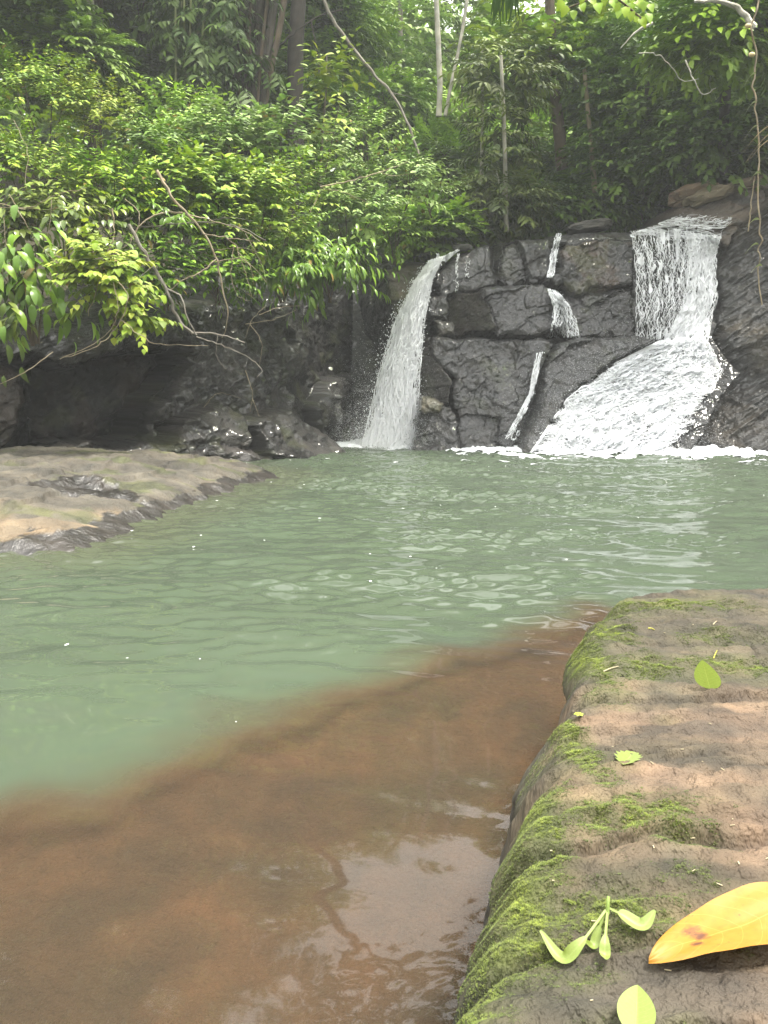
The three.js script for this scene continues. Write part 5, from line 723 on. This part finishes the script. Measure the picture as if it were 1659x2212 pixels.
const TREES = [
  { trunk: [[200, 250], [190, 100], [185, 0], [180, -120]], z: 14.6, r: [0.16, 0.13], bark: BARK.pale, label: 'pale lichened tree trunk in the top left', lobes: [[110, 30, 140, 80, 170, 1.2], [310, 60, 110, 80, 130, 1.5], [60, -60, 150, 90, 130]], pal: 'dark', size: 0.55 },
  { trunk: [[948, 252], [950, 180], [946, 75], [940, -60]], z: 15.2, r: [0.055, 0.045], bark: BARK.pale, label: 'straight white-barked trunk in the bright gap of the forest', lobes: [[930, 20, 110, 70, 200, 9], [880, -60, 120, 70, 120, 8]], pal: 'pale', size: 0.6 },
  { trunk: [[962, 250], [975, 180], [990, 110], [1006, 20], [1015, -60]], z: 15.6, r: [0.035, 0.03], bark: BARK.pale, label: 'leaning pale trunk just right of the white-barked one', lobes: [[1020, 40, 90, 60, 160, 9]], pal: 'pale', size: 0.55 },
  { trunk: [[1214, 365], [1208, 280], [1196, 180], [1190, 60], [1185, -80]], z: 16, r: [0.12, 0.085], bark: BARK.brown, label: 'sturdy brown trunk standing right of the middle of the forest', lobes: [[1180, 50, 130, 70, 260, 1], [1110, 130, 80, 60, 150, 0], [1270, 110, 80, 70, 160, 0.5], [1190, 130, 50, 40, 50, -0.5]], pal: 'bright', size: 0.5, limbs: [{ p: [[1196, 180], [1160, 130], [1120, 110]], r: 0.05 }, { p: [[1194, 150], [1240, 110], [1280, 100]], r: 0.05 }] },
  { trunk: [[1094, 500], [1092, 400], [1088, 250], [1082, 120]], z: 14.8, r: [0.045, 0.03], bark: BARK.pale, label: 'thin mottled pole-like tree right behind the cliff top', lobes: [[1085, 330, 60, 90, 90], [1060, 440, 50, 50, 60], [1120, 440, 45, 40, 50], [1080, 180, 80, 80, 110]], pal: 'olive', size: 0.36, spray: 3, limbs: [{ p: [[1090, 430], [1080, 400], [1072, 370]], r: 0.025 }] },
  { trunk: [[1285, 415], [1280, 350], [1270, 240], [1262, 150]], z: 15.4, r: [0.05, 0.035], bark: BARK.dry, label: 'slender tan trunk between the brown trunk and the dark slope', lobes: [[1310, 240, 80, 70, 150, 0.8], [1255, 200, 70, 50, 110, 1]], pal: 'mid', size: 0.42 },
  { trunk: [[1000, 430], [1003, 300], [998, 180]], z: 20, r: [0.05, 0.03], bark: BARK.dark, label: 'thin dark sapling in front of the white trunks', lobes: [[1000, 300, 70, 80, 130], [1030, 370, 60, 60, 100]], pal: 'mid', size: 0.4 },
  { trunk: [[1040, 420], [1042, 200], [1040, 60]], z: 16.5, r: [0.04, 0.03], bark: BARK.pale, label: 'faint pale trunk in the haze under the bright gap', lobes: [[1060, 130, 90, 70, 190, 8], [1050, 230, 70, 60, 120, 8]], pal: 'bright', size: 0.5 },
  { trunk: [[760, 330], [755, 150], [750, -40]], z: 20, r: [0.1, 0.08], bark: BARK.dark, label: 'dark trunk left of the long leaning liana', lobes: [[710, 60, 100, 70, 180], [800, 150, 90, 80, 160, 0.5], [660, 150, 70, 80, 130, 1]], pal: 'mid', size: 0.5 },
  { trunk: [[860, 350], [862, 200], [866, 0]], z: 21, r: [0.07, 0.06], bark: BARK.grey, label: 'grey trunk right of the long leaning liana', lobes: [[850, 90, 100, 90, 220], [880, 220, 80, 80, 160, -0.4]], pal: 'pale', size: 0.48 },
  { trunk: [[1395, 420], [1400, 250], [1410, 80]], z: 15.5, r: [0.09, 0.07], bark: BARK.dark, label: 'dark tree nearest the top of the brown rock ramp', lobes: [[1380, 230, 120, 100, 260], [1450, 330, 110, 80, 220], [1340, 360, 90, 70, 150], [1420, 110, 120, 70, 200]], pal: 'dark', size: 0.42 },
  { trunk: [[1560, 400], [1565, 250], [1570, 50]], z: 14.5, r: [0.1, 0.08], bark: BARK.dark, label: 'dark tree on the slope at the right edge of the forest', lobes: [[1560, 250, 130, 110, 280], [1640, 150, 120, 110, 240], [1520, 340, 110, 70, 200], [1650, 330, 90, 80, 160]], pal: 'dark', size: 0.42 },
  { trunk: [[1690, 300], [1680, 100], [1650, -80]], z: 12, r: [0.13, 0.1], bark: BARK.dark, label: 'leaning tree whose glossy leaves fill the top right corner', lobes: [[1560, 60, 110, 70, 200], [1640, 60, 100, 60, 170], [1500, 110, 70, 50, 90]], pal: 'mid', gloss: 1, size: 0.42, limbs: [{ p: [[1670, 90], [1600, 20], [1560, 5], [1500, -4]], r: 0.05 }, { p: [[1490, 130], [1470, 90], [1440, 60]], r: 0.02 }] },
  { trunk: [[1310, 420], [1320, 230], [1325, 20]], z: 22, r: [0.12, 0.1], bark: BARK.dark, label: 'shaded trunk behind the slender tan one', lobes: [[1320, 100, 130, 80, 260], [1370, 20, 120, 70, 200], [1290, 190, 100, 70, 180]], pal: 'mid', size: 0.5 },
];
TREES.forEach((t, i) => tree({ seed: 300 + i, ...t }));
// strangler fig of many fused roots, and the bamboo clump
{
  seed(41); const z = 15.4, base = at(540, 330, z), T = thing('fig_tree', base, 'dark strangler fig trunk of many fused hanging roots', 'tree');
  part('trunk', local(pxTube([[530, 330], [535, 200], [550, 80], [570, -60]], z + 0.2, z + 0.2, (t) => 0.16 + 0.05 * t, 10, 0.4), T), BARK.dark, T);
  for (let k = 0; k < 38; k++) { const a = rr(485, 570), b = a + rr(-25, 45) + 10; part('root', local(pxTube([[a + rr(-8, 8), 330], [a + 3, 240], [lerp(a, b, 0.5), 140], [b, 50], [b + 15, -50]], z - rr(0.05, 0.35), z - rr(0, 0.3), rr(0.025, 0.06), 6, 0.3), T), k % 3 ? BARK.dark : BARK.brown, T); }
  const bz = 15.2, C = thing('bamboo_clump', at(430, 300, bz), 'clump of straight yellow-green bamboo canes left of the fig', 'bamboo'), cm = mat([0.2, 0.22, 0.09], 0.5);
  for (let k = 0; k < 44; k++) { const x = 440 + gs() * 85, lean = gs() * 14; part('cane', local(pxTube([[x, 330], [x + lean * 0.4, 200], [x + lean, 60], [x + lean * 2, -60]], bz + gs() * 0.5, bz + gs() * 0.6, rr(0.014, 0.022), 6, 0.05), C), cm, C); }
  const ms = [], cs = []; for (let k = 0; k < 700; k++) { const p = at(450 + gs() * 170, rr(-40, 290), bz + gs() * 0.9).sub(C.position); ms.push(basis(p, V(gs(), -0.35 + gs() * 0.3, gs()), V(0, 1, 0), rr(0.3, 0.6))); const b = rr(0.6, 1.3), q = PAL.olive[k % 3]; cs.push([q[0] * b * 0.8, q[1] * b, q[2] * b]); }
  inst('foliage', SPRAY[3], leafM.soft, ms, cs, C);
}
wood('liana', 'long mossy liana leaning across the upper middle of the forest', 'liana', BARK.grey, [[[[690, -30], [712, 30], [760, 100], [812, 165], [848, 205], [880, 265], [905, 335]], 14.6, 14.2, 0.04, 0.03, 7], [[[845, 200], [890, 210]], 15.2, 15.2, 0.01, 0.004]]);
wood('leaning_stick', 'dark branch slanting up left of the long liana', 'branch', BARK.dark, [[[[590, 110], [650, 60], [700, 30], [740, 22]], 15.6, 15.4, 0.03, 0.015], [[[672, 45], [688, 130], [690, 160]], 15.5, 15.5, 0.02, 0.014]]);
wood('dead_limb', 'pale curved dead limb poking out of the top right foliage', 'branch', BARK.pale, [[[[1630, 60], [1590, 15], [1540, 2], [1500, 4]], 10, 10, 0.05, 0.02], [[[1410, 50], [1375, 68], [1340, 105]], 10.5, 10.5, 0.025, 0.008], [[[1480, 130], [1500, 175], [1520, 205], [1545, 190]], 10, 10, 0.012, 0.006], [[[1380, 115], [1420, 118], [1455, 150], [1475, 175], [1510, 170]], 10, 10, 0.01, 0.005]]);
// hanging vine with strap leaves at the right edge
{
  const T = wood('hanging_vine', 'long kinked vine with strap leaves hanging at the right edge', 'vine', BARK.dry, [[[[1650, -40], [1632, 30], [1622, 62], [1634, 110], [1628, 180], [1634, 250], [1640, 330], [1636, 420], [1643, 500], [1638, 590], [1646, 660]], 5.6, 5.5, 0.008, 0.006, 7], [[[1616, 500], [1625, 420], [1630, 380]], 5.6, 5.6, 0.006, 0.004]]);
  const strap = (x0, y0, x1, y1, m) => { const a = at(x0, y0, 5.5), b = at(x1, y1, 5.35), c = a.clone().lerp(b, 0.5).add(V(0, 0.05, 0.02)), cu = new THREE.QuadraticBezierCurve3(a, c, b), g = gridGeo(2, 12, (i, j) => { const t = j / 12, p = cu.getPoint(t), h = 0.011 * Math.pow(Math.sin(Math.PI * clamp(t, 0.03, 1)), 0.7); p.x += (i - 1) * h * 0.5; p.y += (i - 1) * h * 0.8; return [p.x, p.y, p.z + (i === 1 ? 0 : 0.003), 1, 1, 1, 0, 0]; }); g.deleteAttribute('color'); part('leaf', local(g, T), m, T); };
  const gm = mat([0.28, 0.33, 0.12], 0.5, { transmission: 0.2, thickness: 0 }), dm = mat([0.45, 0.36, 0.2], 0.7);
  [[1632, 160, 1608, 185], [1634, 222, 1610, 245], [1636, 272, 1606, 305], [1643, 375, 1618, 392], [1640, 475, 1612, 492], [1638, 528, 1610, 548], [1646, 575, 1622, 590]].forEach((a) => strap(...a, gm)); [[1668, 285, 1612, 350], [1668, 300, 1620, 345], [1665, 270, 1605, 330]].forEach((a) => strap(...a, dm));
  const nut = (x, y) => { const g = new THREE.SphereGeometry(0.02, 10, 8).scale(1.1, 0.8, 0.8); g.translate(...at(x, y, 5.55).toArray()); part('pod', local(g, T), dm, T); }; nut(1616, 56); nut(1624, 118);
}
// bright leaves hanging into the top of the picture, and palm fronds
{
  const T = thing('overhanging_branch', at(1330, -30, 5), 'branch of glowing yellow-green leaves hanging into the top edge', 'branch'); seed(51);
  part('twig', local(pxTube([[1250, -60], [1310, -20], [1350, 10], [1385, 40]], 5, 5, 0.006), T), BARK.brown, T); part('twig', local(pxTube([[1310, -20], [1270, 0], [1225, 18]], 5, 5, 0.005), T), BARK.brown, T); part('twig', local(pxTube([[1250, -60], [1340, -30], [1400, -8]], 5, 5, 0.005), T), BARK.brown, T);
  const lm = [leafMat([0.36, 0.5, 0.03], 0.45, 0.55), leafMat([0.28, 0.44, 0.03], 0.45, 0.5)];
  [[1225, 20], [1238, 30], [1215, 8], [1255, 12], [1272, 2], [1290, 14], [1305, -2], [1318, 8], [1332, 14], [1345, 2], [1352, 22], [1362, 14], [1378, 8], [1392, 10], [1384, 44], [1398, 36], [1375, 36], [1340, 26], [1362, 30], [1402, 16], [1260, -8], [1330, -6], [1365, -4]].forEach(([x, y], i) => { const e = new THREE.Mesh(LEAF.heart, lm[i % 2]); e.name = 'leaf'; e.applyMatrix4(basis(at(x, y - 8, 5 + gs() * 0.1).sub(T.position), V(gs() * 0.9, -0.8, 0.3 + gs() * 0.3), V(gs() * 0.4, 0.3, 1), rr(0.06, 0.085))); T.add(e); });
  const Q = thing('palm_frond', at(1085, -40, 6), 'drooping dark palm frond tips at the top edge', 'palm frond'), dk = mat([0.06, 0.12, 0.03], 0.5, { transmission: 0.2, thickness: 0 });
  for (let k = 0; k < 14; k++) { const x = 1072 + k * 3.2, e = new THREE.Mesh(LEAF.lance, dk); e.name = 'leaflet'; e.applyMatrix4(basis(at(x, -34 + gs() * 8, 6 + gs() * 0.1).sub(Q.position), V((x - 1095) * 0.006, -1, gs() * 0.15), V(gs(), 0.2, 1), rr(0.2, 0.28), 0.07)); Q.add(e); }
}
{ // high canopy over the gorge, above the picture but mirrored in the pool
  const CAN = [[930, -830, 16, 'dark', 'high canopy leaning far out over the pool'], [200, -500, 15, 'dark', 'high canopy of a tall tree above the left bank'], [1700, -500, 13, 'dark', 'high canopy above the right edge of the falls'], [-200, -300, 12, 'dark', 'high canopy above the far left bank']];
  CAN.forEach(([x, y, z, pal, label], i) => tree({ seed: 700 + i, z, trunk: [[i === 0 ? 640 : x, 480], [i === 0 ? 660 : x + 5, -100], [x, y + 50]], r: [0.17, 0.1], bark: BARK.dark, label: 'tall tree with its ' + label, lobes: [[x, y, 260, 160, 220], [x + 180, y + 130, 190, 120, 110, 1], [x - 170, y + 110, 190, 120, 110, -1]], pal, size: 0.7 }));
}
// understory along the cliff top and forest floor
{
  const U = [[1000, 470, 15.5, 80, 45, 'olive'], [1070, 470, 15.8, 80, 50, 'dark'], [1150, 460, 15.8, 80, 45, 'dark'], [1230, 460, 16, 90, 45, 'dark'], [1310, 460, 16.5, 90, 45, 'dark'], [930, 500, 14.5, 60, 35, 'mid'], [1390, 440, 16, 70, 40, 'dark'], [1480, 380, 16.5, 80, 40, 'dark'], [1560, 370, 16.5, 80, 40, 'dark'], [1640, 350, 15.5, 80, 45, 'dark'], [960, 360, 18, 90, 60, 'mid'], [1060, 350, 19, 90, 60, 'mid'], [1160, 340, 19, 90, 60, 'mid'], [1250, 380, 18, 90, 60, 'dark'], [1350, 380, 18.5, 90, 60, 'dark'], [900, 300, 19.5, 90, 60, 'mid'], [820, 240, 19, 90, 60, 'mid'], [1000, 250, 22, 100, 60, 'mid'], [1110, 250, 22.5, 100, 60, 'bright'], [1220, 260, 22, 90, 60, 'mid'], [640, 250, 17, 90, 60, 'dark'], [300, 180, 16, 100, 70, 'dark'], [250, 60, 18, 120, 80, 'dark'], [400, 120, 20, 120, 100, 'dark'], [60, 80, 13.5, 110, 70, 'dark'], [620, 80, 19.5, 90, 90, 'dark']];
  const uPlace = ['olive bush above the left part of the cliff top', 'low dark bush left of the foot of the pole-like tree', 'low dark bush right of the foot of the pole-like tree', 'low dark bush above the middle notch of the cliff', 'low dark bush behind the dark wedge-shaped stone', 'medium green bush at the very left end of the cliff top', 'dark bush at the low left end of the brown rock ramp', 'dark bush directly above the brown rounded boulder', 'dark bush above the long brown slab on the ramp', 'dark bush behind the hanging vine at the right edge', 'forest bush left of the thin dark sapling', 'forest bush just left of the pole-like tree', 'forest bush at the left foot of the sturdy brown trunk', 'forest bush at the right foot of the sturdy brown trunk', 'forest bush right of the slender tan trunk', 'forest bush at the lower end of the long liana', 'forest bush left of the middle of the long liana', 'forest bush at the foot of the two pale trunks', 'bright forest bush right of the two pale trunks', 'forest bush behind the middle of the sturdy brown trunk', 'dark bush right of the foot of the fig tree', 'dark bush left of the bamboo canes', 'dark leaves beside the upper part of the pale lichened trunk', 'dark leaves behind the bamboo canes', 'dark leaves filling the top left corner', 'dark leaves right of the upper fig trunk', 'medium green bush left of the pale lichened trunk', 'medium green leaves left of the bamboo tops', 'medium green bush at the foot of the bamboo', 'medium green leaves between the fig and the slanting dark branch', 'medium green leaves under the top of the long liana', 'dark leaves at the top edge between pale trunk and bamboo', 'dark leaves at the top edge right of the fig'];
  const uLab = (i) => [uPlace[i], 'bush', 'forest bushes behind the falls'];
  U.push([120, 130, 13.5, 110, 60, 'mid'], [330, 60, 17, 120, 80, 'mid'], [420, 230, 17.5, 110, 60, 'mid'], [640, 160, 18.5, 60, 70, 'mid'], [700, 60, 19, 100, 70, 'mid'], [300, -10, 16, 140, 60, 'dark'], [640, 10, 18.5, 90, 50, 'dark']);
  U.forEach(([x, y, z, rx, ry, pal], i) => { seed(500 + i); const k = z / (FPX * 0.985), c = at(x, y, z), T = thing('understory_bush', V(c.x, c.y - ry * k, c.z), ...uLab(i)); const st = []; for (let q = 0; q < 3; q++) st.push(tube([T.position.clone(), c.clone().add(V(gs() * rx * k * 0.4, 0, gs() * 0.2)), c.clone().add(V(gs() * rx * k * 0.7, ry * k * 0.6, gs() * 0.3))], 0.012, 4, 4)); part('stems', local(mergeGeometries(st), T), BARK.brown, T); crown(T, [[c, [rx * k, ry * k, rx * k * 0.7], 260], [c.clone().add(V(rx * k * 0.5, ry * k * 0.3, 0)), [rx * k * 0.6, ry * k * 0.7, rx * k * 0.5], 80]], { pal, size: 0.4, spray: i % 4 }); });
}
// far forest: one mass
{
  seed(61); const ms = [], cs = [];
  for (let n = 0; n < 26000; n++) {
    const th = rr(-0.85, 0.85), R = rr(27, 46), x = Math.sin(th) * R, z = -Math.cos(th) * R, g0 = groundY(x, z), gap = Math.exp(-((th - 0.13) ** 2) / 0.035), top = 19 + 5 * noise(th * 9, R * 0.2) - 11 * gap; const y = g0 + rnd() * Math.max(3, top - g0 * 0.4); if (y > top + 6 || noise(x * 0.35, y * 0.35, z * 0.35) < -0.22) continue;
    ms.push(basis(V(x, y, z), V(gs(), gs() * 0.4 - 0.2, gs()), V(gs() * 0.4, 1, gs() * 0.4), rr(0.9, 1.7))); const p = PAL[n % 3 ? 'mid' : 'bright'][n % 3], b = rr(0.7, 1.3); cs.push([p[0] * b, p[1] * b, p[2] * b]);
  }
  const far = inst('forest', SPRAY[1], leafM.soft, ms, cs, null); tag(far, 'distant sunlit forest seen as one green mass behind the trees', 'forest', null, 'stuff');
  const t2 = []; const m2 = []; for (let n = 0; n < 5000; n++) { const th = rr(0.95, 5.33), R = rr(20, 36), x = Math.sin(th) * R, z = -Math.cos(th) * R; const y = groundY(x, z) + 7 * rnd() * rnd() + 0.5; m2.push(basis(V(x, y, z), V(gs(), gs() * 0.4 - 0.2, gs()), V(gs() * 0.4, 1, gs() * 0.4), rr(0.9, 1.8))); const p = PAL.mid[n % 3], b = rr(0.7, 1.2); t2.push([p[0] * b, p[1] * b, p[2] * b]); }
  tag(inst('forest', SPRAY[1], leafM.soft, m2, t2, null), 'forest on the slopes around and behind the viewer', 'forest', null, 'stuff');
}
// stones on top of the cliff
function stone(px, py, z, r, sc, c, label, sd) { seed(sd); const g = new THREE.IcosahedronGeometry(1, 6), p = g.attributes.position, v = V(0, 0, 0), C = []; for (let i = 0; i < p.count; i++) { v.fromBufferAttribute(p, i); const f = 1 + 0.28 * noise(v.x * 1.4 + sd, v.y * 1.4, v.z * 1.4) + 0.08 * ridge(v.x * 3, v.y * 3, v.z * 3 + sd, 3); const q = (a) => Math.sign(a) * Math.pow(Math.abs(a), 0.75); p.setXYZ(i, q(v.x) * f * r * sc[0], q(v.y) * f * r * sc[1], q(v.z) * f * r * sc[2]); const m = 0.85 + 0.5 * noise(v.x * 4, v.y * 4, v.z * 4 + sd); C.push(c[0] * m, c[1] * m, c[2] * m); } g.setAttribute('color', new THREE.Float32BufferAttribute(C, 3)); g.computeVertexNormals(); const T = thing('boulder', at(px, py, z), label, 'boulder'); part('stone', g, dryRock, T); return T; }
stone(1497, 418, 14.2, 0.3, [1.2, 0.5, 0.8], [0.26, 0.18, 0.12], 'brown rounded boulder on top of the rock ramp', 1).rotation.z = 0.25;
stone(1530, 424, 13.9, 0.28, [1.3, 0.42, 0.8], [0.2, 0.16, 0.1], 'flat mossy stone leaning on the brown boulder', 2).rotation.z = 0.3;
stone(1590, 408, 14.2, 0.34, [1.5, 0.35, 0.8], [0.2, 0.15, 0.11], 'long brown slab higher up the rock ramp', 3).rotation.z = 0.3;
stone(1272, 490, 14.3, 0.26, [1.35, 0.36, 0.8], [0.06, 0.056, 0.05], 'dark wedge-shaped stone on the cliff top', 4).rotation.z = 0.12;
stone(1000, 535, 13.9, 0.1, [1.4, 0.5, 1], [0.08, 0.08, 0.07], 'small dark stone at the lip of the left waterfall', 5);

renderer.render(scene, camera);
